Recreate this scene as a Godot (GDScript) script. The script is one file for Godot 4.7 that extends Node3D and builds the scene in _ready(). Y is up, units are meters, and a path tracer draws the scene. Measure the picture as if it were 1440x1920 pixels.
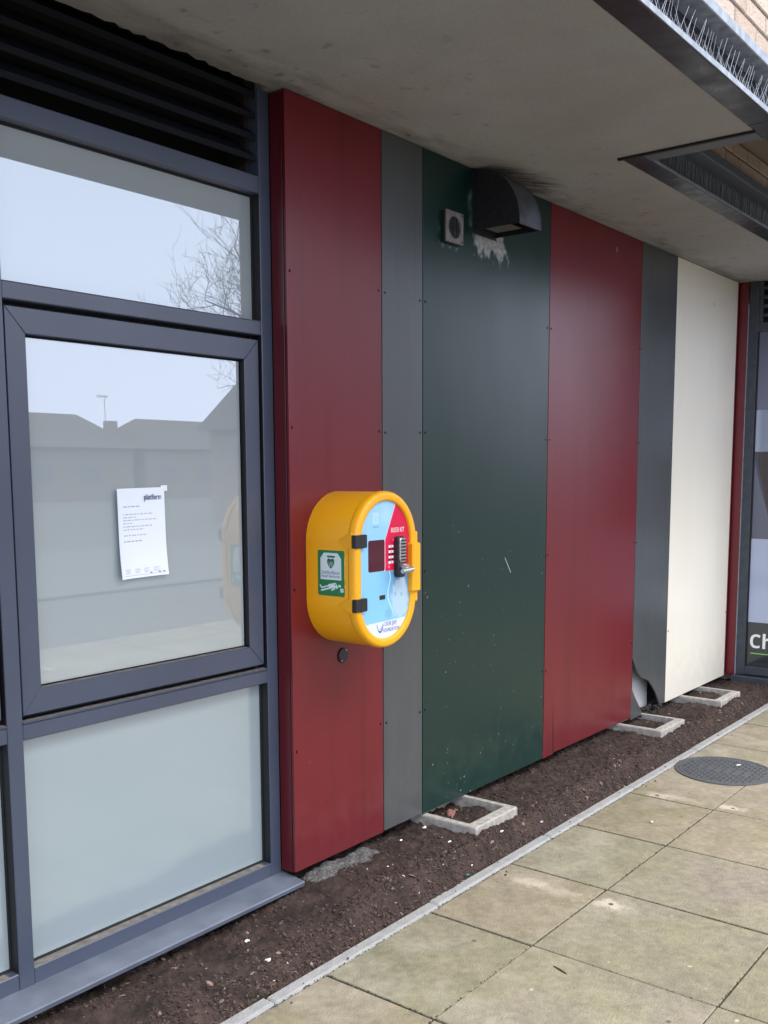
extends Node3D

# ---------------------------------------------------------------- mesh builder
class MB:
	var v := PackedVector3Array()
	var n := PackedVector3Array()
	var uv := PackedVector2Array()
	var c := PackedColorArray()
	var colour := Color(1, 1, 1)
	var coloured := false
	var o2 := Vector2.ZERO      # planar uv: (p - o2) / s2
	var s2 := Vector2.ONE

	func plan(p: Vector3, nn: Vector3) -> Vector2:
		var a := nn.abs()
		var q := Vector2(p.x, p.y)
		if a.y >= a.x and a.y >= a.z:
			q = Vector2(p.x, p.z)
			return (q - o2) / s2
		if a.x >= a.z:
			q = Vector2(p.z, p.y)
		q = (q - o2) / s2
		return Vector2(q.x, 1.0 - q.y)

	func put(p: Vector3, nn: Vector3, t: Vector2) -> void:
		v.append(p)
		n.append(nn)
		uv.append(t)
		if coloured:
			c.append(colour)

	func tri(a: Vector3, b: Vector3, d: Vector3) -> void:
		var nn := (b - a).cross(d - a).normalized()
		put(a, nn, plan(a, nn))
		put(d, nn, plan(d, nn))
		put(b, nn, plan(b, nn))

	func quad(a: Vector3, b: Vector3, d: Vector3, e: Vector3) -> void:
		tri(a, b, d)
		tri(a, d, e)

	func stri(a: Vector3, b: Vector3, d: Vector3, na: Vector3, nb: Vector3, nd: Vector3) -> void:
		put(a, na, plan(a, na))
		put(d, nd, plan(d, nd))
		put(b, nb, plan(b, nb))

	func squad(p: Array, q: Array) -> void:
		stri(p[0], p[1], p[2], q[0], q[1], q[2])
		stri(p[0], p[2], p[3], q[0], q[2], q[3])

	# box between two corners, edges chamfered by b
	func box(lo: Vector3, hi: Vector3, b := 0.002) -> void:
		var m := (lo + hi) / 2.0
		var h := (hi - lo) / 2.0
		b = minf(b, minf(h.x, minf(h.y, h.z)) * 0.8)
		var ax := [Vector3.RIGHT, Vector3.UP, Vector3.BACK]
		for i in 3:
			var u: Vector3 = ax[(i + 1) % 3]
			var w: Vector3 = ax[(i + 2) % 3]
			var k: Vector3 = ax[i]
			var hu := h.dot(u) - b
			var hw := h.dot(w) - b
			var hk := h.dot(k)
			for s in [1.0, -1.0]:
				var f: Vector3 = m + k * hk * s
				var p := [f - u * hu - w * hw, f + u * hu - w * hw, f + u * hu + w * hw, f - u * hu + w * hw]
				if s > 0:
					quad(p[0], p[1], p[2], p[3])
				else:
					quad(p[3], p[2], p[1], p[0])
			if b > 0.0:
				# edges along k
				for s in [1.0, -1.0]:
					for t in [1.0, -1.0]:
						var e0: Vector3 = m + u * h.dot(u) * s + w * hw * t
						var e1: Vector3 = m + u * hu * s + w * h.dot(w) * t
						var d: Vector3 = k * (hk - b)
						if s * t > 0:
							quad(e0 - d, e1 - d, e1 + d, e0 + d)
						else:
							quad(e1 - d, e0 - d, e0 + d, e1 + d)
		if b > 0.0:
			for sx in [1.0, -1.0]:
				for sy in [1.0, -1.0]:
					for sz in [1.0, -1.0]:
						var a := m + Vector3(h.x * sx, (h.y - b) * sy, (h.z - b) * sz)
						var d := m + Vector3((h.x - b) * sx, h.y * sy, (h.z - b) * sz)
						var e := m + Vector3((h.x - b) * sx, (h.y - b) * sy, h.z * sz)
						if sx * sy * sz > 0:
							tri(a, d, e)
						else:
							tri(a, e, d)

	# polygon in the plane (U, V) at O, from n0 to n1 along N = U x V, front edge chamfered
	func slab(poly: PackedVector2Array, O: Vector3, U: Vector3, V: Vector3, n0: float, n1: float, b := 0.0015) -> void:
		var N := U.cross(V)
		var area := 0.0
		var k := poly.size()
		for i in k:
			area += poly[i].cross(poly[(i + 1) % k])
		if area < 0:
			poly.reverse()
		var inner := PackedVector2Array()
		for i in k:
			var d0 := (poly[i] - poly[(i + k - 1) % k]).normalized()
			var d1 := (poly[(i + 1) % k] - poly[i]).normalized()
			var m0 := Vector2(-d0.y, d0.x)
			var m1 := Vector2(-d1.y, d1.x)
			var mm := (m0 + m1)
			if mm.length() < 0.2:
				mm = m0 * 2.0
			inner.append(poly[i] + mm / maxf(mm.length_squared() / 2.0, 0.5) * b)
		var idx := Geometry2D.triangulate_polygon(poly)
		for i in range(0, idx.size(), 3):
			var q := [idx[i], idx[i + 1], idx[i + 2]]
			if (poly[q[1]] - poly[q[0]]).cross(poly[q[2]] - poly[q[0]]) < 0:
				q = [q[0], q[2], q[1]]
			var f := []
			var g := []
			for j in q:
				f.append(O + U * inner[j].x + V * inner[j].y + N * n1)
				g.append(O + U * poly[j].x + V * poly[j].y + N * n0)
			tri(f[0], f[1], f[2])
			tri(g[0], g[2], g[1])
		for i in k:
			var j := (i + 1) % k
			var p0 := O + U * poly[i].x + V * poly[i].y
			var p1 := O + U * poly[j].x + V * poly[j].y
			var i0 := O + U * inner[i].x + V * inner[i].y
			var i1 := O + U * inner[j].x + V * inner[j].y
			quad(p0 + N * n0, p1 + N * n0, p1 + N * (n1 - b), p0 + N * (n1 - b))
			quad(p0 + N * (n1 - b), p1 + N * (n1 - b), i1 + N * n1, i0 + N * n1)

	# round bar through points, radii per point
	func tube(pts: Array, rad: Array, sides := 8, caps := true) -> void:
		var rings := []
		var dirs := []
		var last := Vector3.ZERO
		for i in pts.size():
			var t: Vector3 = (pts[mini(i + 1, pts.size() - 1)] - pts[maxi(i - 1, 0)]).normalized()
			var s := last
			if i == 0:
				s = t.cross(Vector3.UP if absf(t.y) < 0.9 else Vector3.RIGHT).normalized()
			s = (s - t * s.dot(t)).normalized()
			last = s
			var w := t.cross(s)
			var ring := []
			var dd := []
			for k in sides:
				var a := TAU * k / sides
				var d := s * cos(a) + w * sin(a)
				dd.append(d)
				ring.append(pts[i] + d * rad[i])
			rings.append(ring)
			dirs.append(dd)
		for i in pts.size() - 1:
			for k in sides:
				var j := (k + 1) % sides
				squad([rings[i][k], rings[i][j], rings[i + 1][j], rings[i + 1][k]], [dirs[i][k], dirs[i][j], dirs[i + 1][j], dirs[i + 1][k]])
		if caps:
			for k in range(1, sides - 1):
				tri(rings[0][0], rings[0][k + 1], rings[0][k])
				var z: Array = rings[-1]
				tri(z[0], z[k], z[k + 1])

	func mesh() -> ArrayMesh:
		var a := []
		a.resize(Mesh.ARRAY_MAX)
		a[Mesh.ARRAY_VERTEX] = v
		a[Mesh.ARRAY_NORMAL] = n
		a[Mesh.ARRAY_TEX_UV] = uv
		if coloured:
			a[Mesh.ARRAY_COLOR] = c
		var m := ArrayMesh.new()
		m.add_surface_from_arrays(Mesh.PRIMITIVE_TRIANGLES, a)
		return m

# ---------------------------------------------------------------- helpers
var rng := RandomNumberGenerator.new()
var M := {}
var taken := {}

func numbered(parent: Node, called: String) -> String:
	var key := str(parent.get_instance_id()) + called
	var k: int = taken.get(key, 0)
	taken[key] = k + 1
	return called if k == 0 else "%s_%03d" % [called, k]

func obj(called: String, mesh, mat: Material, parent: Node = self) -> MeshInstance3D:
	var o := MeshInstance3D.new()
	o.mesh = mesh.mesh() if mesh is MB else mesh
	o.material_override = mat
	o.name = numbered(parent, called)
	parent.add_child(o, true)
	return o

func thing(called: String, label: String, category: String, at := Vector3.ZERO, group := "") -> Node3D:
	var o := Node3D.new()
	o.name = numbered(self, called)
	add_child(o, true)
	o.position = at
	return tag(o, label, category, group)

func tag(o: Node3D, label: String, category := "", group := "") -> Node3D:
	o.set_meta("label", label)
	if category:
		o.set_meta("category", category)
	if group:
		o.set_meta("group", group)
	return o

func struct(o: Node3D) -> Node3D:
	o.set_meta("kind", "structure")
	return o

func stuff(o: Node3D) -> Node3D:
	o.set_meta("kind", "stuff")
	return o

func bx(lo: Vector3, hi: Vector3, b := 0.002) -> MB:
	var m := MB.new()
	m.box(lo, hi, b)
	return m

func lin(r: float, g: float, b: float) -> Color:
	return Color(r, g, b).linear_to_srgb()

func mat(called: String, col: Color, rough := 0.6, metal := 0.0, spec := 0.5) -> StandardMaterial3D:
	var m := StandardMaterial3D.new()
	m.resource_name = called
	m.albedo_color = col
	m.roughness = rough
	m.metallic = metal
	m.metallic_specular = spec
	M[called] = m
	return m

func fnl(s: int, freq: float, oct := 4) -> FastNoiseLite:
	var f := FastNoiseLite.new()
	f.seed = s
	f.noise_type = FastNoiseLite.TYPE_SIMPLEX_SMOOTH
	f.frequency = freq
	f.fractal_octaves = oct
	return f

func noise_tex(s: int, freq: float, size := 512, oct := 4, normal := false, bump := 4.0, ramp = null) -> NoiseTexture2D:
	var t := NoiseTexture2D.new()
	t.width = size
	t.height = size
	t.seamless = true
	t.noise = fnl(s, freq, oct)
	t.as_normal_map = normal
	t.bump_strength = bump
	if ramp:
		var g := Gradient.new()
		g.offsets = PackedFloat32Array([0.0, 1.0])
		g.colors = PackedColorArray(ramp)
		t.color_ramp = g
	return t

func tri_world(m: StandardMaterial3D, sc: float) -> void:
	m.uv1_triplanar = true
	m.uv1_world_triplanar = true
	m.uv1_scale = Vector3.ONE * sc

func grain(m: StandardMaterial3D, s: int, sc: float, lo: float, freq := 0.03) -> void:
	m.detail_enabled = true
	m.detail_blend_mode = BaseMaterial3D.BLEND_MODE_MUL
	m.detail_uv_layer = BaseMaterial3D.DETAIL_UV_2
	m.detail_albedo = noise_tex(s, freq, 512, 5, false, 0.0, [Color(lo, lo, lo), Color(1, 1, 1)])
	m.uv2_triplanar = true
	m.uv2_world_triplanar = true
	m.uv2_scale = Vector3.ONE * sc

func text(called: String, what: String, height: float, mt: Material, parent: Node, at: Vector3, turn := 0.0, bold := false, squash := 1.0) -> MeshInstance3D:
	var t := TextMesh.new()
	var f := SystemFont.new()
	f.font_names = PackedStringArray(["Droid Sans"])
	if bold:
		f.font_weight = 700
	t.font = f
	t.text = what
	t.font_size = 32
	t.pixel_size = height / 23.0
	t.depth = 0.0006
	t.curve_step = 2.0
	var o := obj(called, t, mt, parent)
	o.position = at
	o.rotation.y = turn
	o.scale.x = squash
	return o

func blank(w: int, h: int, col: Color) -> Image:
	var im := Image.create_empty(w, h, false, Image.FORMAT_RGB8)
	im.fill(col)
	return im

func dab(im: Image, x: float, y: float, rx: float, ry: float, col: Color, a := 1.0) -> void:
	for j in range(maxi(0, int(y - ry)), mini(im.get_height(), int(y + ry) + 1)):
		for i in range(maxi(0, int(x - rx)), mini(im.get_width(), int(x + rx) + 1)):
			var d := Vector2((i + 0.5 - x) / maxf(rx, 0.5), (j + 0.5 - y) / maxf(ry, 0.5)).length()
			if d < 1.0:
				im.set_pixel(i, j, im.get_pixel(i, j).lerp(col, a * minf(1.0, (1.0 - d) * 2.5)))

# ---------------------------------------------------------------- places (metres)
const YT := 3.059       # underside of the canopy
const YB := 0.135       # lower edge of the cladding
const SEAM := [2.729, 3.289, 3.574, 4.692, 5.827, 6.37, 7.512]
const Z_SOIL := 0.392   # garden side of the edging
const Z_EDGE := 0.451   # paving side of the edging

func _ready() -> void:
	rng.seed = 7
	# camera
	var cam := Camera3D.new()
	cam.name = "camera"
	cam.projection = Camera3D.PROJECTION_FRUSTUM
	cam.near = 0.05
	cam.far = 400.0
	cam.size = 1920.0 / 1868.6 * 0.05
	cam.frustum_offset = Vector2(-5.17, 146.29) / 1868.6 * 0.05
	cam.transform = Transform3D(Basis.from_euler(Vector3(deg_to_rad(-6.8528), deg_to_rad(-51.9853), deg_to_rad(-0.1992))), Vector3(0, 1.7, 2.591))
	add_child(cam)
	cam.current = true
	# sky, overcast
	var we := WorldEnvironment.new()
	we.name = "environment"
	var env := Environment.new()
	env.background_mode = Environment.BG_SKY
	var sky := Sky.new()
	var sm := ProceduralSkyMaterial.new()
	sm.sky_top_color = Color(0.86, 0.92, 1.0)
	sm.sky_horizon_color = Color(0.835, 0.85, 0.935)
	sm.sky_curve = 0.25
	sm.ground_bottom_color = Color(0.30, 0.30, 0.30)
	sm.ground_horizon_color = Color(0.5, 0.5, 0.5)
	sm.sky_energy_multiplier = 1.0
	sky.sky_material = sm
	env.sky = sky
	env.tonemap_mode = Environment.TONE_MAPPER_LINEAR
	env.tonemap_exposure = 3.5
	env.sdfgi_enabled = true
	env.ssao_enabled = true
	env.ssil_enabled = true
	we.environment = env
	add_child(we)
	# the veiled sun behind the cloud
	var sun := DirectionalLight3D.new()
	sun.name = "sun"
	sun.light_energy = 0.5
	sun.light_angular_distance = 50.0
	sun.light_color = Color(1.0, 0.985, 0.96)
	sun.rotation = Vector3(deg_to_rad(-66), deg_to_rad(8), 0)
	sun.shadow_enabled = true
	add_child(sun)

	make_materials()
	build_ground()
	build_building()
	build_cladding()
	build_window()
	build_canopy()
	build_bricks()
	build_shop_window()
	build_soil()
	build_frames()
	build_street()
	build_tree()
	build_cabinet()
	build_vents()
	build_notice()
	build_manhole()
	build_spikes()
	build_small()

func make_materials() -> void:
	var rough_n := noise_tex(11, 0.006, 512, 5, false, 0.0, [Color(0.9, 0.9, 0.9), Color(1, 1, 1)])
	var wavy_n := noise_tex(18, 0.004, 512, 2, true, 2.0)
	var soft_n := noise_tex(12, 0.01, 512, 3, true, 1.2)
	for e in [["red", 0.138, 0.010, 0.017], ["red_dark", 0.09, 0.006, 0.011], ["grey", 0.067, 0.074, 0.081], ["green", 0.004, 0.024, 0.021], ["cream", 0.80, 0.775, 0.70]]:
		var m := mat("panel_" + e[0], lin(e[1], e[2], e[3]), 0.31, 0.0, 0.5)
		m.roughness_texture = rough_n
		m.normal_enabled = true
		m.normal_scale = 0.12
		m.normal_texture = wavy_n
	var fr := mat("frame_paint", lin(0.060, 0.076, 0.122), 0.34, 0.0, 0.55)
	tri_world(fr, 0.8)
	fr.roughness_texture = rough_n
	grain(fr, 31, 0.6, 0.93, 0.006)
	var fd := mat("frame_dark", lin(0.011, 0.013, 0.018), 0.65, 0.0, 0.25)
	tri_world(fd, 0.8)
	fd.roughness_texture = rough_n
	mat("gasket", lin(0.006, 0.006, 0.008), 0.6)
	mat("void", lin(0.008, 0.008, 0.009), 0.9)
	mat("screw", lin(0.03, 0.03, 0.035), 0.4, 0.6)
	var pane := mat("frosted_pane", lin(0.385, 0.44, 0.475), 0.0, 0.22, 1.0)
	pane.clearcoat_enabled = true
	pane.clearcoat = 1.0
	pane.clearcoat_roughness = 0.0
	var low := pane.duplicate() as StandardMaterial3D
	low.roughness = 0.13
	low.albedo_color = lin(0.35, 0.43, 0.485)
	low.clearcoat_roughness = 0.1
	M["frosted_low"] = low
	# beams
	var bm := mat("beam_paint", lin(0.032, 0.038, 0.055), 0.45)
	tri_world(bm, 0.7)
	bm.roughness_texture = noise_tex(14, 0.02, 512, 5, false, 0.0, [Color(0.5, 0.5, 0.5), Color(1, 1, 1)])
	grain(bm, 33, 0.9, 0.55, 0.012)
	var bl := mat("beam_lip", lin(0.36, 0.41, 0.50), 0.45)
	grain(bl, 34, 1.5, 0.7, 0.02)
	mat("spike_wire", lin(0.62, 0.66, 0.72), 0.35, 0.3)
	# concrete
	var ke := mat("edging_concrete", lin(0.335, 0.338, 0.352), 0.9)
	tri_world(ke, 2.0)
	ke.normal_enabled = true
	ke.normal_texture = noise_tex(15, 0.08, 512, 4, true, 2.5)
	grain(ke, 35, 1.3, 0.84, 0.02)
	var co := mat("weathered_concrete", lin(0.50, 0.48, 0.45), 0.95)
	tri_world(co, 3.0)
	co.normal_enabled = true
	co.normal_texture = noise_tex(16, 0.07, 512, 4, true, 4.0)
	grain(co, 36, 2.2, 0.72, 0.02)
	var mo := mat("mortar", lin(0.24, 0.21, 0.19), 0.95)
	grain(mo, 37, 3.0, 0.6, 0.03)
	var k := 0
	for e in [[0.58, 0.48, 0.41], [0.62, 0.53, 0.46], [0.54, 0.43, 0.36], [0.60, 0.49, 0.43]]:
		var b := mat("brick_%d" % k, lin(e[0], e[1], e[2]), 0.92)
		tri_world(b, 3.0)
		b.normal_enabled = true
		b.normal_texture = noise_tex(17, 0.05, 512, 5, true, 3.0) if k == 0 else M["brick_0"].normal_texture
		grain(b, 38, 3.1, 0.88, 0.02)
		k += 1
	# cabinet
	var ye := mat("yellow_plastic", lin(0.84, 0.385, 0.006), 0.36)
	tri_world(ye, 6.0)
	ye.normal_enabled = true
	ye.normal_scale = 0.25
	ye.normal_texture = soft_n
	mat("black_plastic", lin(0.012, 0.013, 0.017), 0.4)
	mat("silver", lin(0.60, 0.60, 0.60), 0.28, 0.9)
	mat("white_print", lin(0.80, 0.80, 0.82), 0.5)
	mat("dark_print", lin(0.10, 0.11, 0.22), 0.6)
	mat("green_print", lin(0.22, 0.55, 0.12), 0.5)
	mat("void_brown", lin(0.03, 0.025, 0.022), 0.95)
	mat("dirty_white", lin(0.55, 0.55, 0.53), 0.9)
	grain(mat("dust", lin(0.23, 0.215, 0.20), 0.95), 56, 2.0, 0.7, 0.02)
	mat("asphalt", lin(0.085, 0.085, 0.085), 0.9)

# ---------------------------------------------------------------- ground and paving
func paving_texture() -> ImageTexture:
	# 8.2 x 4.1 m of slab surface: algae, rubbed and stained areas
	var W := 512
	var H := 256
	var im := Image.create_empty(W, H, false, Image.FORMAT_RGB8)
	var a := fnl(41, 0.9, 4)
	var b := fnl(42, 2.6, 4)
	var c := fnl(43, 7.0, 4)
	var f := fnl(48, 26.0, 2)
	for j in H:
		for i in W:
			var x := i / 62.44
			var z := j / 62.44
			var g := clampf(a.get_noise_2d(x, z) * 1.5 + b.get_noise_2d(x, z) * 0.6 + 0.35, 0, 1)
			var d := clampf(b.get_noise_2d(x + 30, z) * 1.0 + a.get_noise_2d(x - 40, z + 9) * 1.2 + 0.45, 0, 1)
			var t := c.get_noise_2d(x, z)
			# green algae, grey-pink bare concrete, pale rubbed strip near the edging
			var col := Vector3(0.312, 0.287, 0.222).lerp(Vector3(0.258, 0.220, 0.212), d * smoothstep(0.7, 1.5, z))
			col = col.lerp(Vector3(0.258, 0.248, 0.165), g * 0.62)
			col = col.lerp(Vector3(0.40, 0.375, 0.325), clampf((1.0 - z) * 0.9 + d - 0.75, 0, 0.55))
			col *= 0.97 + t * 0.20 + f.get_noise_2d(x, z) * 0.20
			im.set_pixel(i, j, lin(col.x, col.y, col.z))
	im.resize(2048, 1024, Image.INTERPOLATE_CUBIC)
	# cement smears round old bolt holes, a few droppings and dark spots
	var n := fnl(44, 14.0, 3)
	var px := 2048.0 / 8.2
	for s in [[3.48, 0.61, 0.05, 0.09, 0.75], [3.475, 0.74, 0.055, 0.16, 0.5], [3.49, 0.965, 0.055, 0.085, 0.85], [3.47, 0.99, 0.09, 0.15, 0.25], [4.87, 0.60, 0.055, 0.10, 0.8], [4.89, 0.70, 0.04, 0.14, 0.45], [4.90, 0.955, 0.05, 0.09, 0.85], [2.55, 0.80, 0.10, 0.05, 0.2], [5.9, 0.55, 0.12, 0.05, 0.3], [4.1, 0.6, 0.2, 0.12, 0.25]]:
		for j in range(int((s[1] - s[3] * 1.6) * px), int((s[1] + s[3] * 1.6) * px)):
			for i in range(int((s[0] - s[2] * 1.6) * px), int((s[0] + s[2] * 1.6) * px)):
				var x := i / px
				var z := j / px
				var d := Vector2((x - s[0]) / s[2], (z - s[1]) / s[3]).length() + n.get_noise_2d(x, z) * 0.55
				var w := clampf((1.0 - d) * 1.6, 0, 1)
				if w > 0:
					im.set_pixel(i, j, im.get_pixel(i, j).lerp(lin(0.60, 0.55, 0.49), w * s[4]))
	for s in [[3.493, 0.975, 0.012], [4.905, 0.97, 0.011], [4.868, 0.585, 0.013]]:
		dab(im, s[0] * px, s[1] * px, s[2] * px, s[2] * px, lin(0.05, 0.045, 0.04), 0.9)
	for i in 420:
		var r := rng.randf_range(0.003, 0.011) * px
		dab(im, rng.randf() * 2048, rng.randf() * 1024, r, r * rng.randf_range(0.6, 1.3), lin(0.07, 0.065, 0.05) if rng.randf() < 0.65 else lin(0.6, 0.57, 0.5), rng.randf_range(0.25, 0.8))
	for i in 60:
		var r := rng.randf_range(0.02, 0.07) * px
		dab(im, rng.randf() * 2048, rng.randf() * 1024, r, r * rng.randf_range(0.5, 1.5), lin(0.14, 0.13, 0.09), rng.randf_range(0.06, 0.2))
	return ImageTexture.create_from_image(im)

func build_ground() -> void:
	var g := MB.new()
	g.quad(Vector3(-160, -0.11, 160), Vector3(160, -0.11, 160), Vector3(160, -0.11, -40), Vector3(-160, -0.11, -40))
	var gm := mat("ground_mat", lin(0.11, 0.108, 0.10), 0.95)
	grain(gm, 50, 0.5, 0.6, 0.02)
	struct(obj("ground", g, gm))
	var r := MB.new()
	r.box(Vector3(-120, -0.2, 9.5), Vector3(120, -0.06, 16.5), 0.01)
	struct(obj("road", r, M.asphalt))
	# bedding below the slabs, seen in the joints
	var pav := Node3D.new()
	pav.name = "paving"
	add_child(pav)
	struct(pav)
	var bed := mat("joint_sand", lin(0.04, 0.038, 0.025), 0.98)
	grain(bed, 51, 4.0, 0.4, 0.04)
	obj("bedding", bx(Vector3(-4, -0.1, Z_EDGE), Vector3(9.2, -0.007, 5.6), 0.0), bed, pav)
	var pm := mat("slab_concrete", Color.WHITE, 0.93)
	pm.albedo_texture = paving_texture()
	pm.uv1_triplanar = true
	pm.uv1_world_triplanar = true
	pm.uv1_triplanar_sharpness = 8.0
	pm.uv1_scale = Vector3(1 / 8.2, 1 / 8.2, 1 / 4.1)
	pm.normal_enabled = true
	pm.normal_scale = 0.35
	pm.normal_texture = noise_tex(46, 0.42, 2048, 3, true, 3.0)
	(pm.normal_texture as NoiseTexture2D).height = 1024
	grain(pm, 47, 2.9, 0.62, 0.05)
	pm.detail_albedo = noise_tex(47, 0.16, 1024, 4, false, 0.0, [Color(0.72, 0.71, 0.69), Color(1, 1, 1)])
	var tones := []
	for q in [Color(1, 1, 1), Color(0.97, 0.97, 0.96), Color(0.99, 0.97, 0.955), Color(0.96, 0.965, 0.945)]:
		var tm := pm.duplicate() as StandardMaterial3D
		tm.albedo_color = q
		tones.append(tm)
	var rows := [Z_EDGE, 0.9, 1.574, 2.248, 2.922, 3.596, 4.27, 4.944, 5.6]
	for k in rows.size() - 1:
		var d: float = rows[k + 1] - rows[k]
		var kinds := []
		for q in 3:
			var mb := MB.new()
			var jt := 0.0042 + 0.0012 * q
			mb.box(Vector3(jt, -0.05, jt * 0.6), Vector3(0.607 - jt, 0.0, d - jt * 0.6), 0.0025)
			kinds.append(mb.mesh())
		for i in range(-10, 12):
			var s := obj("paving_slab", kinds[rng.randi() % 3], tones[rng.randi() % 4], pav)
			s.position = Vector3(2.397 + 0.607 * (i - 0), rng.randf_range(-0.0025, 0.0015), rows[k])
			s.rotation = Vector3(rng.randf_range(-0.003, 0.003), rng.randf_range(-0.002, 0.002), rng.randf_range(-0.003, 0.003))
	var jr := RandomNumberGenerator.new()
	jr.seed = 61
	var jm := MultiMesh.new()
	jm.transform_format = MultiMesh.TRANSFORM_3D
	jm.use_colors = true
	jm.mesh = chip_mesh()
	jm.instance_count = 9000
	var tint := [lin(0.06, 0.055, 0.035), lin(0.045, 0.055, 0.022), lin(0.10, 0.09, 0.06), lin(0.03, 0.028, 0.022)]
	for i in 9000:
		var x := jr.randf_range(1.4, 8.2)
		var z: float = rows[jr.randi() % 4] + jr.randfn(0.0, 0.0032)
		if jr.randf() < 0.55:
			x = 2.397 + 0.607 * jr.randi_range(-1, 9) + jr.randfn(0.0, 0.0038)
			z = jr.randf_range(Z_EDGE, 2.6)
		var k := jr.randf_range(0.0012, 0.0042)
		jm.set_instance_transform(i, Transform3D(Basis.from_euler(Vector3(jr.randf_range(-0.5, 0.5), jr.randf() * TAU, 0)).scaled_local(Vector3(k, k * 0.5, k * 0.8)), Vector3(x, -0.001, z)))
		jm.set_instance_color(i, (tint[jr.randi() % 4] as Color).srgb_to_linear())
	var ji := MultiMeshInstance3D.new()
	ji.multimesh = jm
	if not M.has("chip"):
		mat("chip", Color.WHITE, 0.9).vertex_color_use_as_albedo = true
	ji.material_override = M.chip
	ji.name = "joint_grit"
	add_child(ji)
	stuff(ji)
	# thin concrete edging between bed and paving
	var ed := Node3D.new()
	ed.name = "edging_kerb"
	add_child(ed)
	struct(ed)
	for i in range(-4, 6):
		var mb := MB.new()
		var x0 := 3.07 + 0.914 * i
		mb.box(Vector3(x0 + 0.0015, -0.12, Z_SOIL), Vector3(minf(x0 + 0.9125, 7.55), 0.006, Z_EDGE - 0.003), 0.009)
		var s := obj("kerb_stone", mb, M.edging_concrete, ed)
		s.position.y = rng.randf_range(-0.003, 0.003)
		s.position.z = rng.randf_range(-0.002, 0.002)

# ---------------------------------------------------------------- building
func build_building() -> void:
	var t := thing("building", "low commercial building core behind the coloured cladding and frosted window", "building")
	obj("core_wall", bx(Vector3(-4, -0.1, -1.2), Vector3(7.8, 7.0, -0.32), 0.0), M.void, t)
	var up := mat("upper_wall", lin(0.46, 0.37, 0.30), 0.92)
	grain(up, 52, 2.0, 0.7, 0.03)
	obj("upper_floor", bx(Vector3(-4, 3.95, -0.3), Vector3(12, 7.0, 1.24), 0.0), up, t)
	obj("side_wall", bx(Vector3(7.62, -0.1, -1.2), Vector3(12, 3.9, 1.17), 0.0), up, t)

func wear(img: Image, seed_: int, spots: int, low: float, col: Color, big := 1.0) -> void:
	var r := RandomNumberGenerator.new()
	r.seed = seed_
	var w := img.get_width()
	var h := img.get_height()
	for i in spots:
		var y := h * (1.0 - low * pow(r.randf(), 1.6))
		dab(img, r.randf() * w, y, r.randf_range(0.5, 1.5) * big, r.randf_range(0.6, 2.0) * big, col, r.randf_range(0.25, 0.9))

func panel_image(w: int, h: int, base: Color, amp: float, s: int) -> Image:
	var lw := maxi(16, w / 8)
	var lh := h / 8
	var im := Image.create_empty(lw, lh, false, Image.FORMAT_RGB8)
	var a := fnl(s, 0.05, 4)
	var b := fnl(s + 1, 0.02, 3)
	for j in lh:
		for i in lw:
			var run := maxf(0.0, a.get_noise_2d(i * 5.0, j * 0.12) - 0.2) * 0.22
			var f := 1.0 + amp * (a.get_noise_2d(i * 1.6, j * 0.35) + b.get_noise_2d(i, j)) - run * (0.8 if base.r < 0.7 else 0.04)
			# rain-splash dust along the foot
			var foot := clampf((j / float(lh) - 0.90) * 7.0 + a.get_noise_2d(i * 3.0, j * 3.0) * 0.4, 0, 0.5)
			var c := Color(base.r * f, base.g * f, base.b * f).lerp(lin(0.16, 0.14, 0.12), foot * (0.36 if base.r < 0.7 else 0.14))
			im.set_pixel(i, j, c)
	im.resize(w, h, Image.INTERPOLATE_CUBIC)
	return im

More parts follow.
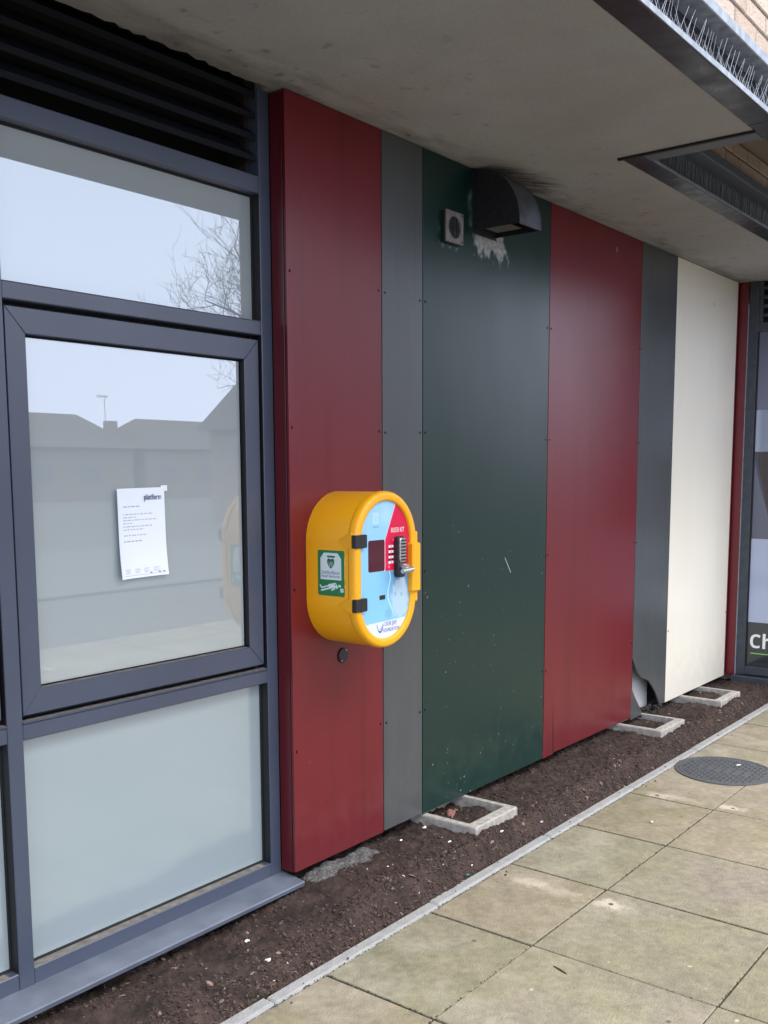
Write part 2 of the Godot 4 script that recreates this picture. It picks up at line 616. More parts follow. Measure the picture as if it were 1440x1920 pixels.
func build_cladding() -> void:
	var t := thing("cladding_wall", "flush cladding wall of maroon, grey, dark green and cream upright panels", "wall")
	# cavity behind: back board, battens
	obj("back_board", bx(Vector3(2.66, -0.1, -0.31), Vector3(7.6, YT + 0.05, -0.13), 0.0), M.void_brown, t)
	for s in SEAM.slice(1, 6):
		obj("batten", bx(Vector3(s - 0.03, 0.16, -0.128), Vector3(s + 0.03, YT - 0.01, -0.0105), 0.001), M.void, t)
	var kinds := ["red", "grey", "green", "red", "grey", "cream"]
	var yt: float = YT - 0.004
	var y0 := [YB, YB + 0.004, YB, YB + 0.002, YB - 0.002, YB - 0.004]
	for k in 6:
		var x0: float = SEAM[k] + (0.0 if k == 0 else 0.003)
		var x1: float = SEAM[k + 1] - 0.003
		var w: float = x1 - x0
		var poly := PackedVector2Array([Vector2(x0, y0[k]), Vector2(x1, y0[k]), Vector2(x1, yt), Vector2(x0, yt)])
		if k == 3:  # split from the foot upwards
			poly = PackedVector2Array([Vector2(x0, y0[k] - 0.006), Vector2(4.803, y0[k] - 0.004), Vector2(4.796, 0.26), Vector2(4.7985, 0.415), Vector2(4.8065, 0.27), Vector2(4.817, y0[k] + 0.003), Vector2(x1, y0[k]), Vector2(x1, yt), Vector2(x0, yt)])
		if k == 4:  # lower left corner broken out
			poly = PackedVector2Array()
			for p in [[6.30, y0[k]], [6.284, 0.133], [6.262, 0.16], [6.243, 0.185], [6.215, 0.222], [6.188, 0.248], [6.155, 0.279], [6.123, 0.305], [6.098, 0.325], [6.07, 0.339], [6.04, 0.346], [6.01, 0.358], [5.98, 0.37], [5.95, 0.389], [5.915, 0.415], [5.881, 0.45], [5.855, 0.482], [x0, 0.515]]:
				poly.append(Vector2(p[0], p[1]))
			poly.append_array(PackedVector2Array([Vector2(x0, yt), Vector2(x1, yt), Vector2(x1, y0[k])]))
		var mb := MB.new()
		mb.o2 = Vector2(x0, y0[k])
		mb.s2 = Vector2(w, yt - y0[k])
		mb.slab(poly, Vector3.ZERO, Vector3.RIGHT, Vector3.UP, -0.01, 0.0, 0.001)
		var base: Color = M["panel_" + kinds[k]].albedo_color
		var pw := 512 if w > 0.8 else 256
		var im := panel_image(pw, 1280, base, 0.03 if k != 5 else 0.008, 60 + k * 3)
		var ppm := pw / w
		var ppy: float = 1280.0 / (yt - y0[k])
		var pale := lin(0.55, 0.56, 0.55)
		match k:
			0:
				wear(im, 1, 16, 0.5, lin(0.4, 0.25, 0.25))
			1:
				wear(im, 2, 26, 0.35, pale)
			2:
				wear(im, 3, 60, 0.45, pale, 1.5)
				wear(im, 23, 60, 0.42, pale)
				wear(im, 4, 30, 0.95, lin(0.02, 0.03, 0.03), 1.3)
				wear(im, 14, 14, 0.1, pale, 1.3)
				# pale scratch, dark drips below the hood
				for q in 26:
					dab(im, (4.275 + 0.059 * q / 26.0 - x0) * ppm, (yt - 1.263 + 0.08 * q / 26.0) * ppy, 1.3, 1.6, lin(0.5, 0.54, 0.54), 0.95)
				for q in [[4.104, 2.614, 5, 3], [4.10, 2.44, 2, 6], [4.075, 2.47, 2, 9], [4.13, 2.40, 2, 6], [4.146, 2.378, 3, 4], [4.02, 2.62, 1, 8], [3.92, 2.60, 1, 4], [4.30, 2.56, 2, 3], [4.58, 2.43, 3, 4]]:
					dab(im, (q[0] - x0) * ppm, (yt - q[1]) * ppy, q[2], q[3], lin(0.004, 0.006, 0.008), 0.9)
				# paint stripped to pale filler round the hood
				var n := fnl(71, 16.0, 4)
				for j in range(int((yt - 3.0) * ppy), int((yt - 2.58) * ppy)):
					for i in range(int((3.66 - x0) * ppm), int((4.34 - x0) * ppm)):
						var x := x0 + i / ppm
						var y: float = yt - j / ppy
						var e := n.get_noise_2d(x, y * 0.75) * 0.06
						var inside := minf(minf(x - 3.955, 4.275 - x), y - 2.665) + e - 0.012
						if y > 2.80:
							inside = minf(0.017 - absf(x - 3.942) + e * 0.45, 2.97 - y)
						var v := clampf(inside * 34.0, 0, 1)
						# filler left round the little vent
						var ring := 0.010 - absf(maxf(absf(x - 3.776) - 0.078, absf(y - 2.762) - 0.078)) + e * 0.7 - 0.004
						if x < 3.72 or y < 2.69:
							v = maxf(v, clampf(ring * 60.0, 0, 1) * 0.7)
						if v > 0:
							var tone := 0.48 + n.get_noise_2d(x * 2.0, y * 2.0) * 0.3
							im.set_pixel(i, j, im.get_pixel(i, j).lerp(lin(tone, tone * 0.92, tone * 0.92), v * 0.78))
			3:
				wear(im, 5, 24, 0.9, lin(0.45, 0.3, 0.3))
				dab(im, (5.469 - x0) * ppm, (yt - 2.954) * ppy, 2, 8, lin(0.75, 0.72, 0.7), 1.0)
				dab(im, (5.47 - x0) * ppm, (yt - 2.945) * ppy, 2, 6, lin(0.75, 0.72, 0.7), 1.0)
			4:
				wear(im, 6, 10, 0.4, pale)
			5:
				wear(im, 7, 12, 0.25, lin(0.3, 0.27, 0.24))
				for q in 6:
					dab(im, (7.03 + 0.012 * q / 6.0 - x0) * ppm, (yt - 2.85 + 0.02 * q / 6.0) * ppy, 1.6, 2.2, lin(0.03, 0.03, 0.03), 0.9)
		var m: StandardMaterial3D = M["panel_" + kinds[k]].duplicate()
		m.albedo_color = Color.WHITE
		m.albedo_texture = ImageTexture.create_from_image(im)
		var p := obj("cladding_panel", mb, m, t)
		if k == 4:
			tag(p, "narrow grey panel with its lower left corner broken away")
		elif k == 2:
			tag(p, "wide dark green panel with vent hood, stripped paint and pale specks")
		elif k == 3:
			tag(p, "wide maroon panel with a crack rising from its foot")
		elif k == 5:
			tag(p, "cream panel at the far end of the cladding")
		if k == 3:
			var ck := MB.new()
			ck.slab(PackedVector2Array([Vector2(4.8032, y0[k] - 0.003), Vector2(4.8165, y0[k] + 0.003), Vector2(4.8062, 0.27), Vector2(4.7984, 0.412), Vector2(4.7963, 0.26)]), Vector3.ZERO, Vector3.RIGHT, Vector3.UP, -0.0095, -0.0012, 0.0)
			obj("crack", ck, M.void, t)
		# screws
		var sc := MB.new()
		sc.tube([Vector3(0, 0, -0.001), Vector3(0, 0, 0.0016), Vector3(0, 0, 0.0026)], [0.0055, 0.0055, 0.0035], 8)
		var scm := sc.mesh()
		for x in [x0 + 0.016, x1 - 0.018]:
			for y in [0.62, 1.25, 1.86, 2.424]:
				if k == 4 and y < 0.7 and x < 6.0:
					continue
				if k == 5 and y > 1.0:
					continue
				var q := obj("screw", scm, M.screw, p)
				q.position = Vector3(x, y + rng.randf_range(-0.004, 0.004), 0)
	# broken shard still fixed below the break, pale insulation board and rubble in the hole
	var sh := MB.new()
	sh.slab(PackedVector2Array([Vector2(5.832, YB - 0.02), Vector2(6.027, 0.118), Vector2(5.99, 0.156), Vector2(5.937, 0.211), Vector2(5.884, 0.267), Vector2(5.846, 0.317), Vector2(5.832, 0.325)]), Vector3.ZERO, Vector3.RIGHT, Vector3.UP, -0.016, -0.005, 0.001)
	tag(obj("broken_shard", sh, M.panel_grey, t), "triangular grey shard left at the foot of the broken panel")
	var ins := mat("insulation", lin(0.66, 0.66, 0.68), 0.95)
	grain(ins, 53, 5.0, 0.75, 0.04)
	obj("insulation_board", bx(Vector3(5.87, 0.11, -0.125), Vector3(6.27, 0.50, -0.085), 0.006), ins, t)
	# maroon return at the window end and at the far inner corner
	obj("return_panel", bx(Vector3(2.731, YB - 0.004, -0.078), Vector3(2.739, YT - 0.006, -0.019), 0.001), M.panel_red_dark, t)
	obj("corner_batten", bx(Vector3(2.7335, YB + 0.01, -0.0185), Vector3(2.78, YT - 0.008, -0.0105), 0.0), M.gasket, t)
	obj("corner_panel", bx(Vector3(7.55, YB, 0.0), Vector3(7.56, YT - 0.004, 0.066), 0.001), M.panel_red, t)
	obj("corner_closer", bx(Vector3(7.511, YB, -0.012), Vector3(7.56, YT - 0.004, -0.003), 0.001), M.panel_red_dark, t)

func build_window() -> void:
	var t := thing("window", "frosted grey-framed window with louvre above and a paper notice on it", "window")
	var F := -0.08
	var B := -0.15
	var fr: Material = M.frame_paint
	var jamb := obj("jamb", bx(Vector3(2.676, 0.10, B), Vector3(2.7305, YT - 0.002, F), 0.002), fr, t)
	tag(jamb, "right jamb beside the maroon cladding")
	for k in 3:
		var x1 := 2.676 - 1.093 * k
		var x0 := x1 - 1.042
		obj("mullion", bx(Vector3(x0 - 0.051, 0.10, B), Vector3(x0, YT - 0.004, F + 0.001), 0.002), fr, t)
		# rails
		obj("bottom_rail", bx(Vector3(x0, 0.105, B), Vector3(x1, 0.17, F - 0.001), 0.003), fr, t)
		obj("middle_rail", bx(Vector3(x0, 0.892, B), Vector3(x1, 0.943, F), 0.003), fr, t)
		obj("drip_lip", bx(Vector3(x0 + 0.001, 0.9432, F - 0.03), Vector3(x1 - 0.001, 0.948, F + 0.004), 0.0015), fr, t)
		obj("transom_rail", bx(Vector3(x0, 2.194, B), Vector3(x1, 2.245, F), 0.003), fr, t)
		obj("head_rail", bx(Vector3(x0, 2.695, B), Vector3(x1, 2.757, F - 0.001), 0.003), fr, t)
		# panes, each in its black gasket
		for y in [[0.17, 0.892], [2.245, 2.695]]:
			obj("gasket", bx(Vector3(x0 - 0.004, y[0] - 0.004, B + 0.002), Vector3(x1 + 0.004, y[1] + 0.004, -0.137), 0.0), M.gasket, t)
			obj("glass_pane", bx(Vector3(x0 + 0.006, y[0] + 0.006, -0.1365), Vector3(x1 - 0.006, y[1] - 0.006, -0.122), 0.002), M.frosted_pane if y[0] > 1.0 else M.frosted_low, t)
			for e in [[x0 + 0.0002, x0 + 0.006], [x1 - 0.006, x1 - 0.0002]]:
				obj("glazing_bead", bx(Vector3(e[0], y[0], -0.1368), Vector3(e[1], y[1], -0.117), 0.001), M.gasket, t)
			for e in [[y[0] + 0.0002, y[0] + 0.006], [y[1] - 0.006, y[1] - 0.0002]]:
				obj("glazing_bead", bx(Vector3(x0 + 0.0062, e[0], -0.1366), Vector3(x1 - 0.0062, e[1], -0.1175), 0.001), M.gasket, t)
		for y in [[0.171, 0.891], [2.246, 2.694], [0.949, 2.193]]:
			obj("reveal_seal", bx(Vector3(x1 - 0.0012, y[0], -0.137), Vector3(x1 + 0.0004, y[1], -0.0835), 0.0), M.gasket, t)
		# opening light: mitred sash in a dark rebate
		obj("rebate", bx(Vector3(x0 - 0.004, 0.947, B + 0.001), Vector3(x1 + 0.004, 2.1945, -0.14), 0.0), M.gasket, t)
		var s := Node3D.new()
		s.name = numbered(t, "sash")
		t.add_child(s, true)
		var sx := [x0 + 0.009, x1 - 0.012]
		var sy := [0.966, 2.177]
		var ix := [x0 + 0.075, x1 - 0.083]
		var iy := [1.041, 2.102]
		var cs := [Vector2(sx[0], sy[0]), Vector2(sx[1], sy[0]), Vector2(sx[1], sy[1]), Vector2(sx[0], sy[1])]
		var ci := [Vector2(ix[0], iy[0]), Vector2(ix[1], iy[0]), Vector2(ix[1], iy[1]), Vector2(ix[0], iy[1])]
		var nm := ["bottom_member", "right_member", "top_member", "left_member"]
		for q in 4:
			var j := (q + 1) % 4
			var d: Vector2 = (cs[j] - cs[q]).normalized() * 0.0004
			var mb := MB.new()
			mb.slab(PackedVector2Array([cs[q] + d, cs[j] - d, ci[j] - d, ci[q] + d]), Vector3.ZERO, Vector3.RIGHT, Vector3.UP, -0.138, -0.0885, 0.002)
			obj(nm[q], mb, fr, s)
		obj("sash_gasket", bx(Vector3(ix[0] - 0.004, iy[0] - 0.004, -0.1355), Vector3(ix[1] + 0.004, iy[1] + 0.004, -0.1215), 0.0), M.gasket, s)
		obj("sash_pane", bx(Vector3(ix[0] + 0.006, iy[0] + 0.005, -0.1213), Vector3(ix[1] - 0.006, iy[1] - 0.006, -0.112), 0.002), M.frosted_pane, s)
		obj("sash_seal", bx(Vector3(ix[1] - 0.0012, iy[0] + 0.001, -0.1212), Vector3(ix[1] + 0.0004, iy[1] - 0.001, -0.0915), 0.0), M.gasket, s)
		for e in [[x0 + 0.002, x1 - 0.03, 0.1702, -0.116, -0.0835], [x0 + 0.002, x1 - 0.002, 0.9482, -0.108, -0.083], [x0 + 0.004, x1 - 0.004, 2.2452, -0.116, -0.0835]]:
			obj("ledge_dust", bx(Vector3(e[0], e[2], e[3]), Vector3(e[1], e[2] + 0.0009, e[4]), 0.0), M.dust, t)
		obj("sash_dust", bx(Vector3(ix[0] + 0.002, iy[0] + 0.0006, -0.1115), Vector3(ix[1] - 0.01, iy[0] + 0.0014, -0.0915), 0.0), M.dust, s)
		# louvre
		obj("louvre_back", bx(Vector3(x0 - 0.004, 2.757, -0.31), Vector3(x1 + 0.004, 3.2, -0.23), 0.0), M.void, t)
		for q in 4:
			var y := 2.808 + 0.073 * q
			var mb := MB.new()
			mb.slab(PackedVector2Array([Vector2(-0.096, y), Vector2(-0.093, y + 0.001), Vector2(-0.093, y + 0.021), Vector2(-0.098, y + 0.022), Vector2(-0.175, y + 0.085), Vector2(-0.178, y + 0.081), Vector2(-0.0975, y + 0.015)]), Vector3(x1 - 0.001, 0, 0), Vector3.BACK, Vector3.UP, 0.0, 1.0, 0.0)
			# N = BACK x UP points to -x: keep the blade inside the bay
			for i in mb.v.size():
				var p: Vector3 = mb.v[i]
				p.x = x1 - 0.001 - (x1 - 0.001 - p.x) * (x1 - x0 - 0.002)
				mb.v[i] = p
			obj("louvre_slat", mb, M.frame_dark, t)
	# sill
	var sl := MB.new()
	sl.slab(PackedVector2Array([Vector2(-0.15, 0.09), Vector2(0.026, 0.083), Vector2(0.032, 0.086), Vector2(0.036, 0.101), Vector2(0.033, 0.106), Vector2(-0.082, 0.118), Vector2(-0.15, 0.118)]), Vector3(2.742, 0, 0), Vector3.BACK, Vector3.UP, 0.0, 5.0, 0.0)
	var sm: StandardMaterial3D = M.frame_paint.duplicate()
	sm.albedo_color = lin(0.15, 0.175, 0.24)
	grain(sm, 55, 0.9, 0.8, 0.012)
	obj("sill", sl, sm, t)

func soffit_texture() -> ImageTexture:
	var W := 1024
	var H := 256
	var im := Image.create_empty(W, H, false, Image.FORMAT_RGB8)
	var a := fnl(81, 0.7, 4)
	var b := fnl(82, 3.5, 5)
	var c := fnl(83, 9.0, 3)
	var d := fnl(84, 1.0, 3)
	for j in H:
		for i in W:
			var x := i / 124.9
			var z := j / 124.9 - 0.35
			var f := 1.0 + a.get_noise_2d(x, z) * 0.12 + b.get_noise_2d(x, z) * 0.07
			var col := Vector3(0.355, 0.358, 0.374) * f
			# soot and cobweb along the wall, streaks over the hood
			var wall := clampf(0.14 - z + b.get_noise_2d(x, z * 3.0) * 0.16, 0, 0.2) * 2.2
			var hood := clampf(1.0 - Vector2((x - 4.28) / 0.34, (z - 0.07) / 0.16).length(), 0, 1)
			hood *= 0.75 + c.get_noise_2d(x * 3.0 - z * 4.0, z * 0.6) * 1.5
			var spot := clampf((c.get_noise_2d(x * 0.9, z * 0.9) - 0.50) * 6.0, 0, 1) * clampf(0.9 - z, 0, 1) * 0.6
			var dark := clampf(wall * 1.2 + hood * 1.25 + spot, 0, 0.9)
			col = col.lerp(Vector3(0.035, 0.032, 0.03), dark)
			# damp stains toward the outer edge
			var rust := clampf(d.get_noise_2d(x, z) + 0.1, 0, 0.5)
			col = col.lerp(Vector3(0.335, 0.325, 0.322), rust)
			im.set_pixel(i, j, lin(col.x, col.y, col.z))
	return ImageTexture.create_from_image(im)

func build_canopy() -> void:
	var t := thing("canopy", "grey rendered canopy soffit overhanging the window and cladding", "canopy")
	var poly := PackedVector2Array()
	# plan: x to the right, second axis = -z
	poly.append(Vector2(-4, 0.05))
	var n := fnl(90, 6.0, 4)
	var x := -0.4
	while x < 2.70:
		poly.append(Vector2(x, 0.055 + n.get_noise_1d(x * 4.0) * 0.022))
		x += 0.028
	poly.append_array(PackedVector2Array([Vector2(2.705, 0.05), Vector2(2.715, 0.2), Vector2(7.62, 0.2), Vector2(7.62, -0.583), Vector2(4.25, -0.583), Vector2(4.25, -1.165), Vector2(-4, -1.165)]))
	# U = RIGHT, V = UP*... need N = U x V = up: V = -z
	var mb := MB.new()
	mb.slab(poly, Vector3.ZERO, Vector3.RIGHT, Vector3.FORWARD, YT, YT + 0.14, 0.0)
	var sm := mat("soffit_render", Color.WHITE, 0.95)
	sm.albedo_texture = soffit_texture()
	sm.uv1_triplanar = true
	sm.uv1_world_triplanar = true
	sm.uv1_triplanar_sharpness = 8.0
	sm.uv1_scale = Vector3(1 / 8.2, 1 / 8.2, 1 / 2.05)
	sm.uv1_offset = Vector3(0, 0, 0.35 / 2.05)
	sm.normal_enabled = true
	sm.normal_scale = 0.12
	sm.normal_texture = noise_tex(91, 0.25, 2048, 3, true, 2.5)
	(sm.normal_texture as NoiseTexture2D).height = 512
	grain(sm, 92, 2.3, 0.95, 0.04)
	obj("soffit", mb, sm, t)
	obj("louvre_head", bx(Vector3(-4, YT + 0.142, -0.32), Vector3(7.6, YT + 0.2, 0.5), 0.0), M.void, t)
	obj("upper_soffit", bx(Vector3(4.33, 3.435, 0.56), Vector3(7.62, 3.55, 1.163), 0.0), mat("brown_render", lin(0.23, 0.20, 0.18), 0.95), t)
	obj("recess_wall", bx(Vector3(4.29, YT + 0.14, 0.66), Vector3(4.33, 3.56, 1.163), 0.0), M.brown_render, t)
	# steel channels carrying the brickwork
	var bm: Material = M.beam_paint
	var b1 := thing("front_beam", "long dark blue steel channel along the outer canopy edge, lower flange spiked", "beam")
	obj("web", bx(Vector3(-4, YT + 0.012, 1.166), Vector3(9, YT + 0.168, 1.182), 0.0), bm, b1)
	for e in [[-4.0, 2.42], [2.423, 4.163], [4.166, 6.2], [6.203, 9.0]]:
		obj("lower_flange", bx(Vector3(e[0], YT - 0.002, 1.166), Vector3(e[1], YT + 0.0115, 1.27), 0.002), bm, b1)
	obj("flange_lip", bx(Vector3(-4, YT, 1.2705), Vector3(9, YT + 0.021, 1.2745), 0.001), M.beam_lip, b1)
	obj("upper_flange", bx(Vector3(-4, YT + 0.168, 1.166), Vector3(9, YT + 0.207, 1.272), 0.003), M.beam_lip, b1)
	var b2 := thing("inner_beam", "shorter dark steel channel set back beyond the canopy corner", "beam")
	obj("web", bx(Vector3(4.25, YT + 0.012, 0.584), Vector3(7.6, YT + 0.172, 0.60), 0.0), mat("web_blue", lin(0.085, 0.105, 0.14), 0.45), b2)
	obj("lower_flange", bx(Vector3(4.25, YT - 0.002, 0.584), Vector3(7.6, YT + 0.0115, 0.68), 0.002), bm, b2)
	obj("flange_lip", bx(Vector3(4.36, YT, 0.6805), Vector3(7.6, YT + 0.013, 0.684), 0.001), M.beam_lip, b2)
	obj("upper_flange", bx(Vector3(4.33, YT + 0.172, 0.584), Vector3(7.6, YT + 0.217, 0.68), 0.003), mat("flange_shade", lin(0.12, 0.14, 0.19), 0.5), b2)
	var b3 := thing("corner_beam", "short dark steel piece joining the two channels at the canopy corner", "beam")
	obj("lower_flange", bx(Vector3(4.252, YT - 0.004, 0.682), Vector3(4.36, YT + 0.010, 1.164), 0.002), mat("flange_worn", lin(0.10, 0.11, 0.14), 0.5), b3)
	obj("edge_trim", bx(Vector3(4.235, YT - 0.010, 0.575), Vector3(4.2515, YT - 0.0005, 1.17), 0.001), M.gasket, b3)

func build_bricks() -> void:
	var t := thing("brick_wall", "pale buff brick wall standing on the front steel beam", "wall")
	brick_face(t, 1.5, 7.4, YT + 0.2085, 8, 1.25, 1.19, 0.0)
	var u := thing("brick_wall", "set-back pinkish brick strip above the inner beam, under the brown soffit", "wall")
	brick_face(u, 4.34, 7.58, YT + 0.218, 2, 0.65, 0.60, 0.12)

func brick_face(t: Node3D, x0: float, x1: float, y0: float, courses: int, z: float, back: float, off: float) -> void:
	obj("mortar", bx(Vector3(x0, y0, back), Vector3(x1, y0 + courses * 0.075, z - 0.006), 0.0), M.mortar, t)
	var kinds := []
	for k in 3:
		kinds.append(bx(Vector3(0, 0, -0.05), Vector3(0.2145 + 0.0008 * k, 0.0655 - 0.0006 * k, 0.0), 0.004).mesh())
	for c in courses:
		var x := x0 + 0.006 + (0.1125 if (c % 2) == 1 else 0.0) + off
		while x + 0.216 < x1:
			var b := obj("brick", kinds[rng.randi() % 3], M["brick_%d" % (rng.randi() % 4)], t)
			b.position = Vector3(x + rng.randf_range(-0.001, 0.001), y0 + 0.009 + c * 0.075, z + rng.randf_range(-0.0015, 0.0015))
			x += 0.225

func build_shop_window() -> void:
	var t := thing("poster_window", "dark grey framed shop window with a drink poster at the right edge", "window")
	var fr: Material = M.frame_dark
	fr = mat("frame_slate", lin(0.05, 0.062, 0.085), 0.42)
	grain(fr as StandardMaterial3D, 57, 1.5, 0.75, 0.015)
	obj("jamb", bx(Vector3(7.552, 0.145, 0.072), Vector3(7.63, YT - 0.002, 0.138), 0.002), fr, t)
	obj("head_rail", bx(Vector3(7.554, 2.695, 0.1382), Vector3(7.63, 2.76, 1.1), 0.002), fr, t)
	obj("vent_back", bx(Vector3(7.60, 2.76, 0.1382), Vector3(7.63, YT - 0.002, 1.1), 0.0), M.void, t)
	for k in 4:
		obj("vent_slat", bx(Vector3(7.565, 2.80 + 0.065 * k, 0.17), Vector3(7.595, 2.825 + 0.065 * k, 1.1), 0.003), fr, t)
	obj("vent_post", bx(Vector3(7.56, 2.7605, 0.1383), Vector3(7.598, YT - 0.003, 0.168), 0.002), fr, t)
	obj("bottom_rail", bx(Vector3(7.554, 0.15, 0.1382), Vector3(7.63, 0.21, 1.1), 0.002), fr, t)
	obj("bead", bx(Vector3(7.562, 0.2102, 0.1382), Vector3(7.6, 2.6948, 0.146), 0.001), M.gasket, t)
	obj("sill", bx(Vector3(7.50, 0.085, 0.055), Vector3(7.63, 0.14, 1.12), 0.004), fr, t)
	obj("corner_sealant", bx(Vector3(7.546, 0.14, 0.0665), Vector3(7.556, 2.9, 0.0715), 0.001), M.beam_lip, t)
	# printed poster behind the glass: glass of dark drink on a table, caption band
	var W := 384
	var H := 1024
	var im := Image.create_empty(W / 2, H / 2, false, Image.FORMAT_RGB8)
	for j in H / 2:
		for i in W / 2:
			var z := 0.146 + 0.9 * i / (W / 2.0)
			var y := 2.695 - 2.485 * j / (H / 2.0)
			var col := Color8(80, 88, 108).lerp(Color8(98, 104, 130), smoothstep(2.7, 2.1, y))
			col = col.lerp(Color8(86, 90, 108), smoothstep(2.0, 1.2, y))
			if y < 1.183:
				col = Color8(165, 176, 202).lerp(Color8(150, 160, 186), smoothstep(0.75, 0.95, y) * smoothstep(1.0, 0.8, y))
			# glass: axis at z = 0.42
			var half := 0.0
			if y < 2.135 and y > 0.80:
				half = 0.275 - 0.17 * smoothstep(1.85, 1.05, y)
			var dd := absf(z - 0.42)
			if dd < half:
				var e := dd / half
				if y > 1.83:
					col = Color8(128, 140, 165).lerp(Color8(165, 176, 198), smoothstep(0.8, 1.0, e))
				else:
					col = Color8(22, 17, 22).lerp(Color8(60, 42, 46), smoothstep(0.55, 0.95, e) * 0.8)
					if e > 0.93:
						col = Color8(58, 58, 84)
			if y < 0.553:
				col = Color8(44, 50, 56)
			im.set_pixel(i, j, col)
	im.resize(W, H, Image.INTERPOLATE_CUBIC)
	var mb := MB.new()
	mb.o2 = Vector2(0.146, 0.21)
	mb.s2 = Vector2(0.9, 2.485)
	mb.box(Vector3(7.576, 0.2102, 0.1462), Vector3(7.59, 2.6948, 1.046), 0.0)
	var pm := mat("poster_print", Color.WHITE, 0.08, 0.0, 0.6)
	pm.albedo_texture = ImageTexture.create_from_image(im)
	tag(obj("poster", mb, pm, t), "poster of a glass of dark drink above a dark caption band")
	var w := text("lettering", "Ch", 0.106, M.white_print, t, Vector3(7.5757, 0.404, 0.246), -PI / 2, true)
	w.scale.x = 0.96
	obj("green_rule", bx(Vector3(7.5745, 0.309, 0.172), Vector3(7.5757, 0.316, 0.99), 0.0), M.green_print, t)

# ---------------------------------------------------------------- garden strip
var soil_a := fnl(101, 3.0, 4)
var soil_b := fnl(102, 22.0, 3)

func soil_y(x: float, z: float) -> float:
	var wall := 0.095 - 0.05 * smoothstep(2.9, 2.3, x)
	var y := lerpf(wall, -0.004, smoothstep(0.31, 0.40, z))
	y -= 0.012 * smoothstep(0.1, 0.0, z)
	return y + soil_a.get_noise_2d(x, z) * 0.022 + soil_b.get_noise_2d(x, z) * 0.010

func build_soil() -> void:
	var x0 := -0.5
	var x1 := 7.6
	var z0 := -0.12
	var z1 := Z_SOIL + 0.012
	var nx := 1000
	var nz := 60
	var v := PackedVector3Array()
	var n := PackedVector3Array()
	var c := PackedColorArray()
	var idx := PackedInt32Array()
	for j in nz + 1:
		for i in nx + 1:
			var x := lerpf(x0, x1, i / float(nx))
			var z := lerpf(z0, z1, j / float(nz))
			var y := soil_y(x, z)
			v.append(Vector3(x, y, z))
			var e := 0.006
			n.append(Vector3(soil_y(x - e, z) - soil_y(x + e, z), 2 * e, soil_y(x, z - e) - soil_y(x, z + e)).normalized())
			var f := 1.0 + soil_a.get_noise_2d(x * 2.0 + 40, z * 2.0) * 0.8 + soil_b.get_noise_2d(x + 9, z) * 0.5
			f = maxf(f, 0.35)
			c.append(Color(0.040 * f, 0.025 * f, 0.022 * f))
	for j in nz:
		for i in nx:
			var a := j * (nx + 1) + i
			idx.append_array(PackedInt32Array([a, a + 1, a + nx + 1, a + 1, a + nx + 2, a + nx + 1]))
	var arr := []
	arr.resize(Mesh.ARRAY_MAX)
	arr[Mesh.ARRAY_VERTEX] = v
	arr[Mesh.ARRAY_NORMAL] = n
	arr[Mesh.ARRAY_COLOR] = c
	arr[Mesh.ARRAY_INDEX] = idx
	var m := ArrayMesh.new()
	m.add_surface_from_arrays(Mesh.PRIMITIVE_TRIANGLES, arr)
	var sm := mat("soil", Color.WHITE, 0.95)
	sm.vertex_color_use_as_albedo = true
	tri_world(sm, 5.0)
	sm.normal_enabled = true
	sm.normal_texture = noise_tex(103, 0.05, 512, 5, true, 14.0)
	struct(obj("soil_bed", m, sm))
	# crumbs, bark chips, grit: uncountable
	scatter("soil_crumbs", 16000, 0.003, 0.010, 0.8, [lin(0.05, 0.032, 0.027), lin(0.028, 0.019, 0.017), lin(0.075, 0.05, 0.042)], 201)
	scatter("bark_chips", 900, 0.005, 0.017, 0.28, [lin(0.11, 0.07, 0.058), lin(0.07, 0.045, 0.038), lin(0.20, 0.14, 0.12), lin(0.05, 0.032, 0.028)], 202)
	scatter("pale_grit", 120, 0.0025, 0.0075, 0.55, [lin(0.55, 0.5, 0.46), lin(0.4, 0.35, 0.33), lin(0.65, 0.62, 0.6)], 203)
	# mortar spilt at the foot of the first maroon panel
	var sp := MB.new()
	var nn := fnl(104, 14.0, 4)
	for i in 40:
		for j in 10:
			var q := []
			for d in [[0, 0], [0, 1], [1, 1], [1, 0]]:
				var x: float = 2.76 + (i + d[0]) * 0.0125
				var z: float = -0.03 + (j + d[1]) * 0.0125
				var edge := minf(minf(x - 2.79, 3.20 - x) * 1.2, 0.062 - z + nn.get_noise_2d(x * 0.4, 3) * 0.05)
				q.append(Vector3(x, soil_y(x, z) + clampf(edge * 0.35, -0.012, 0.014) + nn.get_noise_2d(x, z) * 0.007, z))
			sp.quad(q[0], q[1], q[2], q[3])
	var spm := mat("spill_grey", lin(0.23, 0.23, 0.235), 0.95)
	grain(spm, 54, 3.0, 0.3, 0.04)
	tag(obj("spilt_mortar", sp, spm), "rough pale mortar spill at the foot of the first maroon panel", "mortar")
	# rubble in the break
	var rb := MB.new()
	for i in 40:
		var s := rng.randf_range(0.01, 0.028)
		var p := Vector3(rng.randf_range(5.98, 6.28), 0.10 + rng.randf_range(0.0, 0.04), rng.randf_range(-0.08, 0.02))
		rb.box(p - Vector3(s, s * 0.7, s) * 0.5, p + Vector3(s, s * 0.7, s) * 0.5, s * 0.2)
	stuff(obj("rubble", rb, M.void_brown))

